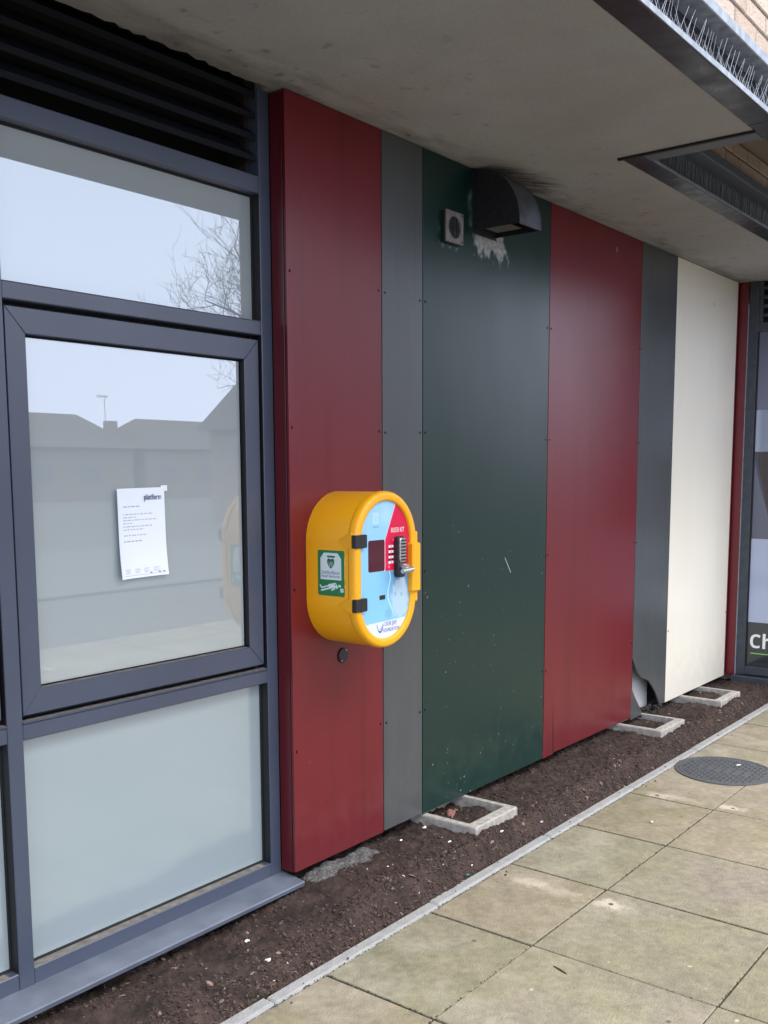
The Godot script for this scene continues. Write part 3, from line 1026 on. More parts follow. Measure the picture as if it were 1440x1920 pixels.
func chip_mesh() -> ArrayMesh:
	var mb := MB.new()
	var r := RandomNumberGenerator.new()
	r.seed = 5
	var top := []
	var bot := []
	for k in 6:
		var a := TAU * k / 6.0
		var q := r.randf_range(0.7, 1.15)
		top.append(Vector3(cos(a) * q * 0.8, 0.35 + r.randf_range(-0.15, 0.15), sin(a) * q * 0.55))
		bot.append(Vector3(cos(a) * q, -0.3, sin(a) * q * 0.7))
	for k in 6:
		var j := (k + 1) % 6
		mb.quad(bot[j], bot[k], top[k], top[j])
		mb.tri(Vector3(0, 0.5, 0), top[j], top[k])
	return mb.mesh()

func scatter(called: String, count: int, lo: float, hi: float, flat: float, cols: Array, s: int) -> void:
	var r := RandomNumberGenerator.new()
	r.seed = s
	var mm := MultiMesh.new()
	mm.transform_format = MultiMesh.TRANSFORM_3D
	mm.use_colors = true
	mm.mesh = chip_mesh()
	mm.instance_count = count
	for i in count:
		var x := 1.2 + 6.3 * pow(r.randf(), 1.25)
		var z := r.randf_range(-0.06, 0.388)
		if r.randf() < 0.3:
			z = r.randf_range(0.28, 0.388)
		if called == "soil_crumbs" and r.randf() < 0.006:
			z = r.randf_range(0.388, 0.50)
		if called != "pale_grit" and soil_a.get_noise_2d(x * 1.6 + 70, z * 1.6) < r.randf_range(-0.35, 0.35):
			x = 1.2 + 6.3 * r.randf()
			z = 0.388 - 0.16 * pow(r.randf(), 2.0)
		var k := lerpf(lo, hi, pow(r.randf(), 2.2))
		var b := Basis.from_euler(Vector3(r.randf_range(-0.6, 0.6), r.randf() * TAU, r.randf_range(-0.6, 0.6))).scaled_local(Vector3(k, k * flat, k * r.randf_range(0.5, 1.1)))
		mm.set_instance_transform(i, Transform3D(b, Vector3(x, (soil_y(x, z) if z < 0.39 else (0.006 if z < Z_EDGE else 0.0)) + k * flat * 0.3, z)))
		mm.set_instance_color(i, (cols[r.randi() % cols.size()] as Color).srgb_to_linear() * r.randf_range(0.75, 1.25))
	var mi := MultiMeshInstance3D.new()
	mi.multimesh = mm
	if not M.has("chip"):
		mat("chip", Color.WHITE, 0.9).vertex_color_use_as_albedo = true
	mi.material_override = M.chip
	mi.name = called
	add_child(mi)
	stuff(mi)

func build_frames() -> void:
	var spots := [[3.585, 3.945, 0.282, "concrete gully surround with dead leaves in it, under the dark green panel"], [5.65, 6.02, 0.276, "concrete gully surround at the foot of the broken grey panel"], [6.64, 7.03, 0.288, "farthest concrete gully surround, below the cream panel"]]
	for k in 3:
		var s = spots[k]
		var t := thing("gully_surround", s[3], "concrete surround", Vector3.ZERO, "concrete gully surrounds along the wall")
		var y := 0.128
		var zf: float = s[2]
		var a: float = s[0]
		var b: float = s[1]
		var mb := MB.new()
		# one casting: outer and inner outline, slightly tapered
		var o := [Vector2(a, -0.11), Vector2(b, -0.11), Vector2(b, zf), Vector2(a, zf)]
		var i := [Vector2(a + 0.032, -0.08), Vector2(b - 0.032, -0.08), Vector2(b - 0.032, zf - 0.052), Vector2(a + 0.032, zf - 0.052)]
		for q in 4:
			var j := (q + 1) % 4
			var f := func(p: Vector2, yy: float) -> Vector3: return Vector3(p.x, yy, p.y)
			var c := 0.006
			var mid := func(p: Vector2, r: Vector2, d: float) -> Vector2: return p + (r - p).normalized() * d
			var o0: Vector2 = mid.call(o[q], i[q], c)
			var o1: Vector2 = mid.call(o[j], i[j], c)
			mb.quad(f.call(o[j], -0.05), f.call(o[q], -0.05), f.call(o[q], y - c), f.call(o[j], y - c))
			mb.quad(f.call(o[j], y - c), f.call(o[q], y - c), f.call(o0, y), f.call(o1, y))
			mb.quad(f.call(o1, y), f.call(o0, y), f.call(i[q], y), f.call(i[j], y))
			mb.quad(f.call(i[q], -0.05), f.call(i[j], -0.05), f.call(i[j], y), f.call(i[q], y))
		obj("concrete_ring", mb, M.weathered_concrete, t)
		var inner := MB.new()
		inner.coloured = false
		inner.box(Vector3(a + 0.03, -0.04, -0.1), Vector3(b - 0.03, 0.062 + (0.02 if k > 0 else 0.0), zf - 0.05), 0.0)
		obj("silt", inner, M.void_brown, t)
	# leaf litter inside the nearest surround
	var r := RandomNumberGenerator.new()
	r.seed = 77
	var lf := MB.new()
	lf.coloured = true
	for q in 130:
		var p := Vector3(r.randf_range(3.63, 3.905), 0.064 + r.randf_range(0.0, 0.03), r.randf_range(0.0, 0.215))
		lf.colour = [lin(0.24, 0.17, 0.09), lin(0.30, 0.24, 0.12), lin(0.16, 0.10, 0.07), lin(0.35, 0.26, 0.2)][r.randi() % 4].srgb_to_linear()
		var bs := Basis.from_euler(Vector3(r.randf_range(-0.9, 0.9), r.randf() * TAU, r.randf_range(-0.9, 0.9)))
		var l := r.randf_range(0.008, 0.02)
		var w := r.randf_range(0.002, 0.009)
		lf.quad(p + bs * Vector3(-l, 0, 0), p + bs * Vector3(0, 0.002, w), p + bs * Vector3(l, 0, 0), p + bs * Vector3(0, 0.003, -w))
	var lm := mat("leaf_litter_mat", Color.WHITE, 0.85)
	lm.vertex_color_use_as_albedo = true
	stuff(obj("leaf_litter", lf, lm))
	var br := MB.new()
	br.box(Vector3(-0.028, -0.016, -0.02), Vector3(0.028, 0.016, 0.02), 0.006)
	var b1 := obj("brick_piece", br, mat("brick_red", lin(0.22, 0.10, 0.08), 0.9))
	b1.position = Vector3(3.76, 0.085, 0.03)
	b1.rotation = Vector3(0.3, 0.6, 0.2)
	tag(b1, "small reddish brick piece among the leaves in the nearest surround", "brick piece")

# ---------------------------------------------------------------- across the street (seen in the glass)
func house(label: String, x0: float, x1: float, z0: float, z1: float, eave: float, ridge: float, hip0: float, hip1: float, wall_c: Color, roof_c: Color) -> Node3D:
	var t := thing("house", label, "house")
	var wm := mat("house_wall_%d" % taken.size(), wall_c, 0.9)
	var rm := mat("house_roof_%d" % taken.size(), roof_c, 0.9)
	grain(wm, 140, 0.35, 0.6, 0.05)
	wm.detail_albedo = M.dust.detail_albedo
	rm.detail_enabled = true
	rm.detail_blend_mode = BaseMaterial3D.BLEND_MODE_MUL
	rm.detail_uv_layer = BaseMaterial3D.DETAIL_UV_2
	rm.detail_albedo = M.dust.detail_albedo
	rm.uv2_triplanar = true
	rm.uv2_world_triplanar = true
	rm.uv2_scale = Vector3(0.3, 1.2, 1.2)
	obj("wall", bx(Vector3(x0, -0.1, z0), Vector3(x1, eave, z1), 0.0), wm, t)
	var zm := (z0 + z1) / 2.0
	var o := 0.4
	var e := [Vector3(x0 - o, eave, z0 - o), Vector3(x1 + o, eave, z0 - o), Vector3(x1 + o, eave, z1 + o), Vector3(x0 - o, eave, z1 + o)]
	var r0 := Vector3(x0 - o + hip0, ridge, zm)
	var r1 := Vector3(x1 + o - hip1, ridge, zm)
	var mb := MB.new()
	mb.quad(e[0], r0, r1, e[1])
	mb.quad(e[2], r1, r0, e[3])
	mb.tri(e[3], r0, e[0])
	mb.tri(e[1], r1, e[2])
	mb.quad(e[0], e[1], e[2], e[3])
	obj("roof", mb, rm, t)
	var wf := mat("house_frame", lin(0.22, 0.2, 0.19), 0.5)
	var gl := mat("house_glass", lin(0.12, 0.11, 0.11), 0.3)
	var x := x0 + 1.2
	while x + 1.6 < x1:
		var w := obj("window", bx(Vector3(x, 0.95, z0 - 0.06), Vector3(x + 1.6, 2.15, z0 + 0.02), 0.01), wf, t)
		obj("window_pane", bx(Vector3(x + 0.08, 1.03, z0 - 0.075), Vector3(x + 0.76, 2.07, z0 - 0.061), 0.0), gl, w)
		obj("window_pane", bx(Vector3(x + 0.84, 1.03, z0 - 0.075), Vector3(x + 1.52, 2.07, z0 - 0.061), 0.0), gl, w)
		x += 3.4
	return t

func build_street() -> void:
	var br := lin(0.33, 0.22, 0.17)
	var rf := lin(0.12, 0.09, 0.08)
	house("brown-roofed bungalow across the street, reflected at the left of the sash pane", 27.0, 42.6, 52.0, 59.0, 3.2, 5.5, 3.6, 2.3, br, rf)
	var h2 := house("brown-roofed bungalow across the street, reflected right of the chimney", 43.6, 60.0, 52.0, 59.0, 3.2, 5.4, 2.4, 3.6, br, rf)
	obj("chimney", bx(Vector3(43.0, 2.9, 55.0), Vector3(43.7, 5.15, 55.7), 0.02), mat("chimney_brick", lin(0.3, 0.2, 0.16), 0.9), h2)
	var an := MB.new()
	an.tube([Vector3(42.9, 5.1, 55.3), Vector3(42.9, 6.9, 55.3)], [0.02, 0.02], 5)
	an.tube([Vector3(42.3, 6.8, 55.3), Vector3(43.2, 6.8, 55.3)], [0.025, 0.025], 5)
	for k in 5:
		an.tube([Vector3(42.35 + 0.18 * k, 6.65, 55.3), Vector3(42.35 + 0.18 * k, 6.95, 55.3)], [0.015, 0.015], 4)
	obj("aerial", an, M.screw, h2)
	house("larger steep-roofed house across the street, reflected at the right of the sash pane", 26.0, 38.0, 20.0, 26.0, 3.2, 7.0, 1.6, 2.0, lin(0.36, 0.27, 0.21), lin(0.10, 0.085, 0.08))
	for e in [[-60.0, -44.0], [-40.0, -24.0], [-19.0, -3.0], [3.0, 19.0]]:
		house("brown-roofed bungalow far across the street, %s" % ["fourth to the left of the view", "third to the left of the view", "second to the left of the view", "next to the reflected bungalow"][[-60.0, -40.0, -19.0, 3.0].find(e[0])], e[0], e[1], 52.0, 59.0, 3.2, 5.4, 3.0, 3.0, br, rf)
	for e in [[66.0, 82.0], [86.0, 102.0]]:
		house("brown-roofed bungalow far to the right, %s" % ["behind the steep-roofed house" if e[0] < 70.0 else "outermost of the row"][0], e[0], e[1], 52.0, 59.0, 3.2, 5.4, 3.0, 3.0, br, rf)

func build_tree() -> void:
	var t := thing("bare_tree", "leafless winter tree across the paving, reflected in the window", "tree", Vector3(20.0, -0.1, 14.5))
	t.scale = Vector3(1.15, 1.4, 1.15)
	var r := RandomNumberGenerator.new()
	r.seed = 21
	var bark := mat("bark", lin(0.10, 0.085, 0.07), 0.9)
	var trunk := MB.new()
	trunk.tube([Vector3(0, -0.2, 0), Vector3(0.05, 0.6, 0), Vector3(0.02, 1.6, 0.06), Vector3(0.1, 2.6, 0)], [0.24, 0.18, 0.15, 0.13], 10)
	obj("trunk", trunk, bark, t)
	var crown := MB.new()
	for k in 24:
		var a := TAU * k / 24.0 + r.randf_range(-0.3, 0.3)
		var d := Vector3(cos(a), r.randf_range(0.55, 1.5), sin(a)).normalized()
		limb(crown, r, Vector3(0.08, r.randf_range(1.9, 2.6), 0), d, r.randf_range(2.2, 3.0), 0.08, 0)
	limb(crown, r, Vector3(0.1, 2.55, 0), Vector3(0.1, 1, 0.1), 3.2, 0.10, 0)
	obj("branches", crown, bark, t)

func limb(mb: MB, r: RandomNumberGenerator, p: Vector3, d: Vector3, l: float, w: float, depth: int) -> void:
	var pts := [p]
	var rad := [w]
	var q := p
	var dd := d
	var steps := 4 if depth < 3 else 3
	for i in steps:
		dd = (dd + Vector3(r.randf_range(-0.28, 0.28), r.randf_range(-0.16, 0.24), r.randf_range(-0.28, 0.28))).normalized()
		q += dd * l / steps
		pts.append(q)
		rad.append(w * (1.0 - 0.62 * (i + 1) / steps))
		if depth < 4:
			var many := 1 if depth < 2 else (1 if r.randf() < 0.7 else 2)
			for k in many:
				var side := Vector3(r.randf_range(-1, 1), r.randf_range(-0.35, 0.8), r.randf_range(-1, 1)).normalized()
				limb(mb, r, q, (dd * 0.75 + side * 0.8).normalized(), l * r.randf_range(0.5, 0.72), maxf(w * 0.5 * (1.0 - 0.1 * i), 0.0045), depth + 1)
	mb.tube(pts, rad, 6 if depth < 2 else 3, false)

# ---------------------------------------------------------------- defibrillator cabinet
func stadium(cx: float, cy: float, hw: float, hh: float, k := 20) -> Array:
	# points and outward directions, counter-clockwise seen from the front
	var out := []
	for i in k + 1:
		var a := PI * i / k
		out.append([Vector2(cx + cos(a) * hw, cy + hh - hw + sin(a) * hw), Vector2(cos(a), sin(a))])
	for i in k + 1:
		var a := PI + PI * i / k
		out.append([Vector2(cx + cos(a) * hw, cy - hh + hw + sin(a) * hw), Vector2(cos(a), sin(a))])
	return out

func sweep(mb: MB, ring: Array, prof: Array) -> void:
	# profile points (inset, z); smooth round the ring, smooth along the profile
	var k := ring.size()
	var P := []
	var Q := []
	for e in ring:
		var row := []
		var nor := []
		for i in prof.size():
			var f: Vector2 = prof[i]
			var a: Vector2 = prof[maxi(i - 1, 0)]
			var b: Vector2 = prof[mini(i + 1, prof.size() - 1)]
			var t := (b - a).normalized()
			var o := Vector2(t.y, t.x)     # (outward, z): outward = dz, z = d(inset)
			row.append(Vector3(e[0].x - e[1].x * f.x, e[0].y - e[1].y * f.x, f.y))
			nor.append(Vector3(e[1].x * o.x, e[1].y * o.x, o.y).normalized())
		P.append(row)
		Q.append(nor)
	for i in k:
		var j := (i + 1) % k
		for m in prof.size() - 1:
			mb.squad([P[i][m], P[j][m], P[j][m + 1], P[i][m + 1]], [Q[i][m], Q[j][m], Q[j][m + 1], Q[i][m + 1]])

func outline(cx: float, cy: float, hw: float, hh: float) -> PackedVector2Array:
	var p := PackedVector2Array()
	for e in stadium(cx, cy, hw, hh):
		p.append(e[0])
	return p

func insert_texture() -> ImageTexture:
	var W := 310
	var H := 530
	var im := Image.create_empty(W, H, false, Image.FORMAT_RGB8)
	var n := fnl(111, 30.0, 3)
	for j in H:
		for i in W:
			var x := 2.845 + i * 0.001
			var y := 1.585 - j * 0.001
			var col := Color8(128, 190, 232).lerp(Color8(150, 200, 240), smoothstep(1.2, 1.6, y))
			# cloudy upper print
			col = col.lerp(Color8(172, 208, 242), clampf(1.0 - Vector2((x - 3.005) / 0.05, (y - 1.53) / 0.05).length(), 0, 0.7))
			if absf(x - 2.943) < 0.017 and absf(y - 1.52) < 0.021:
				col = col.lerp(Color8(205, 222, 246), 0.55 if absf(x - 2.943) > 0.010 or absf(y - 1.52) > 0.014 else 0.25)
			if absf(x - 2.943) < 0.019 and absf(y - 1.487) < 0.004 and sin(x * 2500.0) > -0.3:
				col = Color8(110, 160, 200)
			# lower photographic print, soft
			if y < 1.315:
				var w := smoothstep(2.93, 3.12, x)
				col = col.lerp(Color8(86, 138, 182), w * smoothstep(1.16, 1.30, y))
				var f := Vector2((x - 3.093) / 0.058, (y - 1.205) / 0.085).length() + n.get_noise_2d(x, y) * 0.18
				col = col.lerp(Color8(172, 198, 220), clampf((1.05 - f) * 4.0, 0, 0.95))
				for e in [[3.063, 1.222], [3.103, 1.217]]:
					col = col.lerp(Color8(120, 152, 178), clampf(1.0 - Vector2((x - e[0]) / 0.010, (y - e[1]) / 0.012).length(), 0, 1) * 0.8)
				var arm := absf(x - (3.035 - (y - 1.16) * 0.12 + 0.012 * sin(y * 40.0)))
				col = col.lerp(Color8(215, 230, 245), clampf(1.0 - arm / 0.004, 0, 1) * smoothstep(1.12, 1.16, y))
				col = col.lerp(Color8(112, 168, 190), clampf(1.0 - Vector2((x - 3.02) / 0.03, (y - 1.15) / 0.03).length(), 0, 0.6))
			if y < 1.122 + (x - 3.0) * 0.02:
				col = Color8(205, 214, 240)
			# red wedge with a pale border
			var edge := 3.001
			if y > 1.436:
				edge = 3.001 + (y - 1.436) * 0.485
			if y > 1.315 and x > edge - 0.004:
				col = Color8(206, 26, 70) if x > edge else Color8(225, 190, 215)
			# chequered symbols beside the lock
			if x > 3.022 and x < 3.052 and y > 1.342 and y < 1.414:
				var r := int((1.414 - y) / 0.0103)
				if r % 2 == 0:
					col = Color8(236, 222, 232)
					if absf(x - 3.037) < 0.0015:
						col = Color8(120, 20, 60)
				elif absf(x - 3.037) > 0.003:
					col = Color8(70, 10, 40)
			if Vector2(x - 3.024, y - 1.329).length() < 0.005:
				col = Color8(236, 130, 150)
			if x > 3.045 and x < 3.062 and absf(y - 1.434) < 0.003 and sin(x * 2000.0) > -0.2:
				col = Color8(240, 120, 150)
			# winged mark in the white foot
			var u := x - 2.967
			if absf(u) < 0.021:
				var yy := 1.082 + u * u * 70.0
				if absf(y - yy) < 0.0035 and y < 1.113:
					col = Color8(48, 62, 100)
				if absf(y - (yy + 0.010)) < 0.0022 and y < 1.115 and u > 0:
					col = Color8(70, 90, 130)
			im.set_pixel(i, j, col)
	return ImageTexture.create_from_image(im)

func sticker_texture() -> ImageTexture:
	var W := 266
	var H := 344
	var im := blank(W, H, Color8(28, 116, 68))
	var white := Color8(205, 220, 226)
	var green := Color8(22, 96, 66)
	for j in H:
		for i in W:
			var u := i / float(W)
			var w := j / float(H)
			# case with cut upper corners
			if u > 0.10 and u < 0.88 and w > 0.055 and w < 0.645 and (u - 0.10) + (w - 0.055) * 1.1 > 0.13 and (0.88 - u) + (w - 0.055) * 1.1 > 0.13:
				im.set_pixel(i, j, white)
				if u > 0.355 and u < 0.645 and w > 0.115 and w < 0.155:
					im.set_pixel(i, j, green)
				var hx := (u - 0.49) / 0.145
				var hy := -(w - 0.305) / 0.115 * 0.9
				var q := hx * hx + hy * hy - 0.62
				if q * q * q - hx * hx * hy * hy * hy * 1.1 < 0.0:
					im.set_pixel(i, j, green)
					var bolt := absf(hy - (absf(fposmod(hx * 2.2 + 0.2, 1.0) - 0.5) * 1.6 - 0.35))
					if bolt < 0.13 and absf(hx) < 0.55:
						im.set_pixel(i, j, white)
	# lying casualty beside a small case
	for c in [[0.08, 0.775, 0.14, 0.83, 0.022], [0.14, 0.83, 0.42, 0.775, 0.022], [0.13, 0.89, 0.45, 0.83, 0.028], [0.42, 0.775, 0.66, 0.735, 0.045], [0.45, 0.81, 0.68, 0.775, 0.045], [0.66, 0.74, 0.74, 0.80, 0.03], [0.74, 0.80, 0.52, 0.87, 0.025], [0.80, 0.765, 0.84, 0.772, 0.034], [0.88, 0.845, 0.93, 0.88, 0.038], [0.88, 0.88, 0.93, 0.845, 0.038]]:
		var a := Vector2(c[0] * W, c[1] * H)
		var b := Vector2(c[2] * W, c[3] * H)
		for q in 40:
			var p := a.lerp(b, q / 39.0)
			dab(im, p.x, p.y, c[4] * H * 0.8, c[4] * H * 0.8, white, 1.0)
	for c in [[0.655, 0.75], [0.655, 0.83], [0.905, 0.862]]:
		dab(im, c[0] * W, c[1] * H, 6, 7, green, 1.0)
	return ImageTexture.create_from_image(im)

func build_cabinet() -> void:
	var t := thing("defibrillator_cabinet", "yellow rounded defibrillator cabinet mounted on the first maroon panel", "defibrillator cabinet", Vector3(0, 0, 0))
	var cx := 3.0
	var cy := 1.32
	var ye: Material = M.yellow_plastic
	var body := MB.new()
	sweep(body, stadium(cx, cy, 0.188, 0.299, 28), [Vector2(0.0, 0.001), Vector2(0.0, 0.10), Vector2(0.0, 0.212)])
	var back := outline(cx, cy, 0.187, 0.298)
	body.slab(back, Vector3.ZERO, Vector3.RIGHT, Vector3.UP, 0.206, 0.212, 0.0)
	obj("body", body, ye, t)
	var door := Node3D.new()
	door.name = "door"
	t.add_child(door)
	var rim := MB.new()
	sweep(rim, stadium(cx, cy, 0.191, 0.302, 32), [Vector2(0.012, 0.2122), Vector2(0.002, 0.2135), Vector2(0.0, 0.218), Vector2(0.0, 0.232), Vector2(0.0015, 0.241), Vector2(0.0065, 0.248), Vector2(0.014, 0.2505), Vector2(0.026, 0.2505), Vector2(0.033, 0.2488), Vector2(0.0365, 0.2445), Vector2(0.037, 0.236)])
	obj("rim", rim, ye, door)
	var ins := MB.new()
	ins.o2 = Vector2(2.845, 1.055)
	ins.s2 = Vector2(0.31, 0.53)
	ins.slab(outline(cx, cy, 0.1545, 0.2655), Vector3.ZERO, Vector3.RIGHT, Vector3.UP, 0.2125, 0.2385, 0.0)
	var im := mat("insert_print", Color.WHITE, 0.22)
	im.albedo_texture = insert_texture()
	obj("printed_insert", ins, im, door)
	var wn := MB.new()
	wn.slab(round_rect(2.897, 1.317, 2.996, 1.437, 0.008), Vector3.ZERO, Vector3.RIGHT, Vector3.UP, 0.2386, 0.2398, 0.0005)
	obj("viewing_window", wn, mat("dark_red_window", lin(0.075, 0.012, 0.024), 0.06), door)
	var kl := obj("code_label", bx(Vector3(2.964, 1.2065, 0.2386), Vector3(2.999, 1.2235, 0.2392), 0.0), M.black_plastic, door)
	kl.rotation = Vector3.ZERO
	text("lettering", "BLEED KIT", 0.0165, M.white_print, door, Vector3(3.078, 1.470, 0.2388), 0.0, false, 0.8)
	text("lettering", "OUR JAY", 0.016, M.dark_print, door, Vector3(3.033, 1.109, 0.2388), 0.0, false, 0.95)
	text("lettering", "FOUNDATION", 0.013, M.dark_print, door, Vector3(3.036, 1.085, 0.2388), 0.0, false, 0.95)
	# hinges on the left of the rim
	for y in [1.414, 1.1755]:
		var h := obj("hinge", bx(Vector3(2.8035, y, 0.2345), Vector3(2.8345, y + 0.049, 0.2575), 0.0025), M.black_plastic, t)
		obj("hinge_leaf", bx(Vector3(2.838, y, 0.2395), Vector3(2.8715, y + 0.049, 0.2565), 0.0025), M.black_plastic, h)
		var pin := MB.new()
		pin.tube([Vector3(2.8363, y - 0.001, 0.2545), Vector3(2.8363, y + 0.05, 0.2545)], [0.0032, 0.0032], 10)
		obj("hinge_pin", pin, M.black_plastic, h)
		# fairing moulded on the side towards the hinge
		var w := MB.new()
		var a := [Vector3(2.8125, y + 0.02, 0.16), Vector3(2.8125, y + 0.036, 0.175), Vector3(2.8035, y + 0.058, 0.2345), Vector3(2.8035, y - 0.006, 0.2345), Vector3(2.8125, y + 0.06, 0.2345), Vector3(2.8125, y - 0.008, 0.2345)]
		w.quad(a[0], a[3], a[2], a[1])
		w.tri(a[1], a[2], a[4])
		w.tri(a[0], a[5], a[3])
		w.quad(a[3], a[5], a[4], a[2])
		obj("hinge_fairing", w, ye, t)
	# catch on the right
	var ct := obj("catch", bx(Vector3(3.146, 1.222, 0.205), Vector3(3.2, 1.415, 0.2635), 0.005), ye, t)
	obj("catch_plate", bx(Vector3(3.172, 1.18, 0.2), Vector3(3.1935, 1.46, 0.2525), 0.004), ye, ct)
	# push-button lock
	var lk := Node3D.new()
	lk.name = "lock"
	t.add_child(lk)
	var bp := MB.new()
	bp.slab(round_rect(3.055, 1.286, 3.103, 1.446, 0.016), Vector3.ZERO, Vector3.RIGHT, Vector3.UP, 0.2387, 0.262, 0.004)
	obj("lock_body", bp, M.black_plastic, lk)
	var fp := MB.new()
	fp.slab(round_rect(3.060, 1.345, 3.099, 1.441, 0.012), Vector3.ZERO, Vector3.RIGHT, Vector3.UP, 0.2622, 0.2665, 0.002)
	obj("face_plate", fp, M.silver, lk)
	var bt := bx(Vector3(-0.0055, -0.0028, 0.0), Vector3(0.0055, 0.0028, 0.005), 0.0012).mesh()
	for i in 7:
		for s in [-1.0, 1.0]:
			var b := obj("button", bt, M.black_plastic if i % 2 == 0 else M.screw, lk)
			b.position = Vector3(3.0795 + 0.0085 * s, 1.43 - 0.0125 * i, 0.2668)
	var st := MB.new()
	st.tube([Vector3(3.079, 1.328, 0.262), Vector3(3.079, 1.328, 0.288)], [0.013, 0.012], 16)
	obj("spindle", st, M.silver, lk)
	var lv := MB.new()
	lv.tube([Vector3(3.042, 1.314, 0.290), Vector3(3.044, 1.314, 0.290), Vector3(3.108, 1.317, 0.290), Vector3(3.111, 1.317, 0.290)], [0.008, 0.0105, 0.0105, 0.008], 16)
	obj("lever", lv, M.silver, lk)
	# green sign on the left side
	var sg := MB.new()
	sg.o2 = Vector2(0.062, 1.23)
	sg.s2 = Vector2(0.132, 0.172)
	sg.slab(round_rect(0.062, 1.23, 0.194, 1.402, 0.007), Vector3(2.8118, 0, 0), Vector3.BACK, Vector3.UP, 0.0002, 0.0012, 0.0)
	var gm := mat("sticker_print", Color.WHITE, 0.35)
	gm.albedo_texture = sticker_texture()
	var so := obj("sign_sticker", sg, gm, t)
	tag(so, "green and white sign of a heart and a lying casualty")
	text("lettering", "Defibrillator", 0.0125, M.dark_print, so, Vector3(2.8105, 1.318, 0.1265), -PI / 2)
	text("lettering", "Heart Restarter", 0.0098, M.dark_print, so, Vector3(2.8105, 1.304, 0.1265), -PI / 2)
	# blanking disc below the cabinet
	var d := thing("cover_disc", "small black disc with two screws below the yellow cabinet", "cover disc", Vector3(3.022, 0.957, 0))
	var dm := MB.new()
	dm.tube([Vector3(0, 0, -0.001), Vector3(0, 0, 0.004), Vector3(0, 0, 0.0065)], [0.031, 0.031, 0.028], 28)
	obj("disc", dm, M.black_plastic, d)
	for p in [Vector3(0.017, 0.02, 0.006), Vector3(-0.012, -0.021, 0.006)]:
		var s := MB.new()
		s.tube([Vector3.ZERO, Vector3(0, 0, 0.0018)], [0.0036, 0.003], 8)
		obj("screw", s, M.silver, d).position = p

func round_rect(x0: float, y0: float, x1: float, y1: float, r: float) -> PackedVector2Array:
	var p := PackedVector2Array()
	for c in [[x1 - r, y1 - r, 0.0], [x0 + r, y1 - r, PI / 2], [x0 + r, y0 + r, PI], [x1 - r, y0 + r, PI * 1.5]]:
		for k in 5:
			var a: float = c[2] + PI / 2 * k / 4.0
			p.append(Vector2(c[0] + cos(a) * r, c[1] + sin(a) * r))
	return p

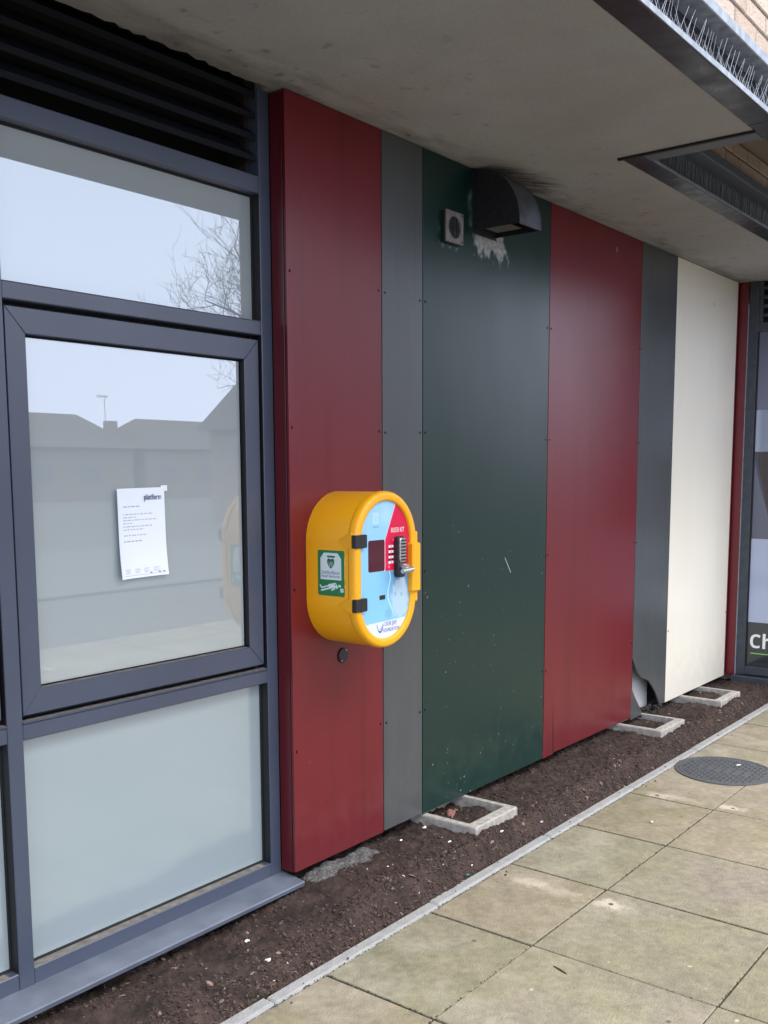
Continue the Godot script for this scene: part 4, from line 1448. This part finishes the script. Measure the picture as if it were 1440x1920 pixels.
# ---------------------------------------------------------------- vents
func build_vents() -> void:
	var gp := mat("vent_plastic", lin(0.19, 0.187, 0.18), 0.6)
	grain(gp, 121, 3.0, 0.8, 0.01)
	var v := thing("square_vent", "small square grey vent with round dark opening on the green panel", "vent", Vector3(3.776, 2.762, 0))
	obj("collar", bx(Vector3(-0.063, -0.066, -0.004), Vector3(0.063, 0.066, 0.02), 0.002), M.black_plastic, v)
	# plate with a round hole
	var pl := MB.new()
	var hole := []
	var sq := []
	for k in 48:
		var a := TAU * k / 48.0
		hole.append(Vector2(cos(a), sin(a)) * 0.047)
		var m := maxf(absf(cos(a)), absf(sin(a)))
		sq.append(Vector2(cos(a), sin(a)) / m * 0.067)
	for k in 48:
		var j := (k + 1) % 48
		var f := func(p: Vector2, z: float) -> Vector3: return Vector3(p.x, p.y, z)
		pl.quad(f.call(hole[k], 0.028), f.call(sq[k], 0.028), f.call(sq[j], 0.028), f.call(hole[j], 0.028))
		pl.quad(f.call(sq[k], 0.0202), f.call(sq[j], 0.0202), f.call(sq[j], 0.028), f.call(sq[k], 0.028))
		pl.quad(f.call(hole[j], 0.0202), f.call(hole[k], 0.0202), f.call(hole[k], 0.028), f.call(hole[j], 0.028))
	obj("face_plate", pl, gp, v)
	for e in [-0.026, 0.0, 0.026]:
		obj("grille_bar", bx(Vector3(e - 0.003, -0.045, 0.0203), Vector3(e + 0.003, 0.045, 0.0235), 0.001), M.screw, v)
	obj("hub", bx(Vector3(-0.012, -0.01, 0.0236), Vector3(0.012, 0.01, 0.026), 0.002), M.screw, v)
	for p in [Vector2(0.056, 0.056), Vector2(0.056, -0.056)]:
		obj("screw", bx(Vector3(p.x - 0.004, p.y - 0.004, 0.0282), Vector3(p.x + 0.004, p.y + 0.004, 0.0292), 0.001), M.black_plastic, v)
	# extractor cowl
	var h := thing("extractor_hood", "large dark quarter-round extractor hood under the canopy on the green panel", "extractor hood", Vector3(3.96, 2.785, 0))
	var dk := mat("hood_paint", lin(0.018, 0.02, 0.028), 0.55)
	grain(dk, 122, 3.0, 0.5, 0.02)
	var prof := PackedVector2Array()
	prof.append(Vector2(0.0, 0.0))
	prof.append(Vector2(0.247, 0.0))
	for k in range(0, 13):
		var a := PI / 2 * k / 12.0
		prof.append(Vector2(0.247 * cos(a * 0.98) , 0.012 + 0.255 * sin(a)))
	# cheeks
	for x in [0.0, 0.193]:
		var c := MB.new()
		var flat := PackedVector2Array()
		for p in prof:
			flat.append(p)
		c.slab(flat, Vector3(x + 0.004, 0, 0), Vector3.BACK, Vector3.UP, 0.0, 0.004, 0.0005)
		obj("cheek", c, dk, h)
	var sh := MB.new()
	for k in range(1, prof.size() - 1):
		var a := prof[k]
		var b := prof[k + 1]
		var na := Vector3(0, sin(PI / 2 * (k - 2) / 12.0), cos(PI / 2 * (k - 2) / 12.0)) if k > 1 else Vector3.BACK
		var nb := Vector3(0, sin(PI / 2 * (k - 1) / 12.0), cos(PI / 2 * (k - 1) / 12.0))
		sh.squad([Vector3(0.0041, a.y, a.x), Vector3(0.1929, a.y, a.x), Vector3(0.1929, b.y, b.x), Vector3(0.0041, b.y, b.x)], [na, na, nb, nb])
		sh.squad([Vector3(0.0041, b.y - 0.003, b.x - 0.003), Vector3(0.1929, b.y - 0.003, b.x - 0.003), Vector3(0.1929, a.y - 0.003, a.x - 0.003), Vector3(0.0041, a.y - 0.003, a.x - 0.003)], [-nb, -nb, -na, -na])
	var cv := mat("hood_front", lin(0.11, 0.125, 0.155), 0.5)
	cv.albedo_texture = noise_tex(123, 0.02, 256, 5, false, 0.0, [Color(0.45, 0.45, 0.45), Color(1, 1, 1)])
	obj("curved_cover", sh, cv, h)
	obj("inner_flap", bx(Vector3(0.03, 0.015, 0.03), Vector3(0.165, 0.02, 0.16), 0.002), mat("flap_grey", lin(0.10, 0.10, 0.095), 0.7), h)
	obj("wall_flange", bx(Vector3(-0.004, -0.012, 0.0005), Vector3(0.2, 0.275, 0.004), 0.001), dk, h)

func build_notice() -> void:
	var W := 256
	var H := 384
	var im := blank(W, H, Color8(228, 236, 248))
	var r := RandomNumberGenerator.new()
	r.seed = 9
	# illegible lines of print
	for e in [[0.20, 0.13, 0.50, 100], [0.285, 0.12, 0.76, 120], [0.318, 0.12, 0.42, 125], [0.35, 0.12, 0.82, 120], [0.385, 0.12, 0.35, 125], [0.42, 0.12, 0.74, 115], [0.455, 0.12, 0.56, 120], [0.52, 0.12, 0.60, 120], [0.585, 0.12, 0.50, 90]]:
		var x: float = e[1]
		while x < e[2]:
			var l := r.randf_range(0.03, 0.10)
			var q := int(e[3])
			im.fill_rect(Rect2i(int(x * W), int(e[0] * H), int(minf(l, e[2] - x) * W), 4), Color8(q + 50, q + 55, q + 78))
			x += l + 0.018
	for e in [0.10, 0.31, 0.50, 0.70]:
		for k in 4:
			im.fill_rect(Rect2i(int(e * W), int((0.90 + 0.014 * k) * H), int(r.randf_range(0.08, 0.15) * W), 3), Color8(186, 194, 216))
	im.fill_rect(Rect2i(int(0.06 * W), int(0.968 * H), int(0.9 * W), 3), Color8(190, 196, 220))
	for e in [0.62, 0.80, 0.89]:
		im.fill_rect(Rect2i(int(e * W), int(0.952 * H), 12, 5), Color8(110, 116, 140))
	var t := thing("paper_notice", "white A4 paper notice stuck on the middle frosted pane", "notice", Vector3(2.12, 1.496, -0.108))
	var mb := MB.new()
	var nx := 10
	var ny := 14
	var P := func(i: int, j: int) -> Vector3:
		var u := i / float(nx) - 0.5
		var w := 0.5 - j / float(ny)
		var z := 0.002 + 0.010 * pow(absf(u) * 2.0, 3.0) * (0.4 if u > 0 else 1.0) + 0.009 * pow(maxf(0.0, -w) * 2.0, 2.0)
		return Vector3(u * 0.198 + w * -0.004, w * 0.297 + u * 0.003, z)
	var U := func(i: int, j: int) -> Vector2: return Vector2(i / float(nx), j / float(ny))
	for i in nx:
		for j in ny:
			var q := [[i, j + 1], [i + 1, j + 1], [i + 1, j], [i, j]]
			var p := []
			for e in q:
				p.append(P.call(e[0], e[1]))
			var nn: Vector3 = (p[1] - p[0]).cross(p[3] - p[0]).normalized()
			for k in [0, 2, 1, 0, 3, 2]:
				mb.put(p[k], nn, U.call(q[k][0], q[k][1]))
			for k in [0, 1, 2, 0, 2, 3]:
				mb.put(p[k] - nn * 0.0006, -nn, Vector2(0.02, 0.7))
	var pm := mat("paper", Color.WHITE, 0.35)
	pm.albedo_texture = ImageTexture.create_from_image(im)
	obj("sheet", mb, pm, t)
	text("lettering", "platform", 0.017, M.dark_print, t, Vector3(0.050, 0.117, 0.0045), 0.0, true, 0.75)
	var tp := bx(Vector3(0.085, 0.137, 0.004), Vector3(0.112, 0.156, 0.0045), 0.0)
	obj("tape", tp, M.white_print, t)

func build_manhole() -> void:
	var t := thing("manhole_cover", "round dark grey manhole cover in the paving beside the edging", "manhole cover", Vector3(5.50, 0.0, 0.716))
	var mm := mat("cast_cover", lin(0.125, 0.138, 0.16), 0.7)
	tri_world(mm, 3.0)
	mm.normal_enabled = true
	mm.normal_texture = noise_tex(131, 0.05, 512, 4, true, 10.0)
	grain(mm, 132, 4.0, 0.5, 0.04)
	var ring := MB.new()
	var prof := [Vector2(0.272, 0.002), Vector2(0.270, 0.0065), Vector2(0.252, 0.0065), Vector2(0.250, 0.002)]
	for k in 64:
		var a0 := TAU * k / 64.0
		var a1 := TAU * (k + 1) / 64.0
		for m in 3:
			var f := func(a: float, p: Vector2) -> Vector3: return Vector3(cos(a) * p.x, p.y, sin(a) * p.x)
			ring.quad(f.call(a0, prof[m]), f.call(a0, prof[m + 1]), f.call(a1, prof[m + 1]), f.call(a1, prof[m]))
	obj("frame", ring, mm, t)
	var disc := MB.new()
	for k in 48:
		var a0 := TAU * k / 48.0
		var a1 := TAU * (k + 1) / 48.0
		disc.tri(Vector3(0, 0.005, 0), Vector3(cos(a1) * 0.248, 0.005, sin(a1) * 0.248), Vector3(cos(a0) * 0.248, 0.005, sin(a0) * 0.248))
	obj("lid", disc, mm, t)
	var tread := MB.new()
	for i in range(-9, 10):
		for j in range(-9, 10):
			var p := Vector2(i, j) * 0.026
			if p.length() < 0.232 and (absi(i) > 1 or absi(j) > 6 or (j % 2) == 0):
				var q := Vector3(p.x, 0, p.y)
				var l := 0.0095
				var w := 0.004
				if (i + j) % 2:
					tread.box(q + Vector3(-l, 0.0048, -w), q + Vector3(l, 0.0085, w), 0.0015)
				else:
					tread.box(q + Vector3(-w, 0.0048, -l), q + Vector3(w, 0.0085, l), 0.0015)
	stuff(obj("tread_studs", tread, mm, t))
	for s in [-0.19, 0.19]:
		obj("key_hole", bx(Vector3(s - 0.018, 0.0049, -0.008), Vector3(s + 0.018, 0.0058, 0.008), 0.0), M.void, t)

func build_spikes() -> void:
	var kinds := []
	var straight := []
	for k in 5:
		var mb := MB.new()
		for q in [0, 2]:
			var lean := Vector3(rng.randf_range(-0.03, 0.03), 0, [-0.03, 0.0, 0.03][q] + rng.randf_range(-0.008, 0.008))
			var h := rng.randf_range(0.095, 0.12)
			mb.tube([Vector3(0.006 * (q - 1), 0.0, 0), Vector3(0.006 * (q - 1), 0, 0) + lean * 0.5 + Vector3(0, h * 0.5, 0), Vector3(0.006 * (q - 1), h, 0) + lean], [0.0010, 0.0009, 0.0007], 4)
		kinds.append(mb.mesh())
	for k in 5:
		var mb := MB.new()
		for q in [0, 2]:
			var h := rng.randf_range(0.085, 0.12)
			var d := Vector3(rng.randf_range(-0.005, 0.005), 0, rng.randf_range(-0.012, 0.012))
			mb.tube([Vector3(0.007 * (q - 1), 0, 0), Vector3(0.007 * (q - 1), h, 0) + d], [0.0009, 0.0008], 4)
		straight.append(mb.mesh())
	for e in [["row of bird spikes along the flange of the front beam", 2.1, 5.2, 1.235, YT + 0.016, 0.032], ["row of bird spikes along the flange of the inner beam", 4.42, 7.5, 0.648, YT + 0.016, 0.036]]:
		var t := thing("bird_spikes", e[0], "bird spikes", Vector3.ZERO, "bird spikes on the steel beams")
		obj("base_strip", bx(Vector3(e[1], e[4] - 0.0045, e[3] - 0.02), Vector3(e[2], e[4], e[3] + 0.02), 0.001), M.beam_lip, t)
		var x: float = e[1] + 0.01
		while x < e[2]:
			var s := obj("spike", (kinds if e[1] < 4.0 else straight)[rng.randi() % 5], M.spike_wire, t)
			s.position = Vector3(x, e[4], e[3] + rng.randf_range(-0.003, 0.003))
			s.rotation.y = rng.randf_range(-0.4, 0.4)
			x += e[5] * rng.randf_range(0.8, 1.2)

func build_small() -> void:
	# stick on the paving
	var st := MB.new()
	st.tube([Vector3(-0.03, 0.004, 0.005), Vector3(0.0, 0.006, 0.0), Vector3(0.034, 0.004, -0.004)], [0.002, 0.0028, 0.0018], 6)
	var s := obj("twig", st, mat("twig_bark", lin(0.03, 0.026, 0.022), 0.9))
	s.position = Vector3(2.90, 0.0, 1.07)
	s.rotation.y = 1.09
	tag(s, "short dark twig lying on a near paving slab", "twig")
	# pale scraps
	var scraps := [
		[Vector3(3.52, 0, 0.05), 0.017, lin(0.60, 0.52, 0.55), "crumpled pinkish paper scrap beside the nearest gully surround", "paper scrap"],
		[Vector3(3.32, 0, 0.07), 0.012, lin(0.75, 0.74, 0.72), "white stone chip on the soil below the first grey panel", "stone chip"],
		[Vector3(3.45, 0, 0.235), 0.013, lin(0.70, 0.74, 0.82), "white torn paper on the soil between surround and edging", "paper scrap"],
		[Vector3(3.72, 0, 0.335), 0.014, lin(0.70, 0.66, 0.62), "pale curled scrap in front of the nearest gully surround", "paper scrap"],
		[Vector3(4.04, 0, 0.36), 0.012, lin(0.42, 0.44, 0.60), "bluish plastic scrap on the soil beside the edging", "plastic scrap"],
		[Vector3(3.06, 0, 0.20), 0.008, lin(0.75, 0.74, 0.72), "white pebble on the soil below the yellow cabinet", "pebble"],
		[Vector3(3.37, 0, 0.383), 0.012, lin(0.03, 0.24, 0.15), "green plastic scrap against the edging", "plastic scrap"],
		[Vector3(2.33, 0, 0.14), 0.013, lin(0.72, 0.68, 0.62), "white stone chip on the soil below the frosted window", "stone chip"],
		[Vector3(2.27, 0, 0.30), 0.014, lin(0.52, 0.58, 0.46), "pale greenish chip at the bottom of the soil strip", "stone chip"],
	]
	var r := RandomNumberGenerator.new()
	r.seed = 31
	for e in scraps:
		var mb := MB.new()
		var k: float = e[1]
		var ring := []
		for q in 7:
			var a := TAU * q / 7.0
			ring.append(Vector3(cos(a) * k * r.randf_range(0.6, 1.1), r.randf_range(0.0, 0.45) * k, sin(a) * k * r.randf_range(0.4, 0.8)))
		for q in 7:
			mb.tri(Vector3(0, k * 0.6, 0), ring[(q + 1) % 7], ring[q])
			mb.tri(Vector3(0, -k * 0.15, 0), ring[q], ring[(q + 1) % 7])
		var o := obj((e[4] as String).replace(" ", "_"), mb, mat("scrap_%d" % scraps.find(e), e[2], 0.7))
		var p: Vector3 = e[0]
		o.position = Vector3(p.x, soil_y(p.x, p.z) + 0.004, p.z)
		tag(o, e[3], e[4])
	# cigarette end on the manhole cover, white chip on a slab
	var cg := MB.new()
	cg.tube([Vector3(-0.016, 0.0045, 0), Vector3(0.016, 0.0045, 0)], [0.0042, 0.004], 10)
	var c := obj("cigarette_end", cg, mat("cigarette_paper", lin(0.62, 0.58, 0.50), 0.8))
	c.position = Vector3(5.62, 0.0085, 0.755)
	c.rotation.y = -0.45
	tag(c, "pale cigarette end on the manhole cover", "cigarette end")
	var ch := bx(Vector3(-0.009, 0, -0.007), Vector3(0.009, 0.006, 0.007), 0.0025)
	var w := obj("stone_chip", ch, M.dirty_white)
	w.position = Vector3(4.46, 0.001, 0.73)
	w.rotation.y = 0.5
	tag(w, "white chip in the middle of a slab near the manhole", "stone chip")
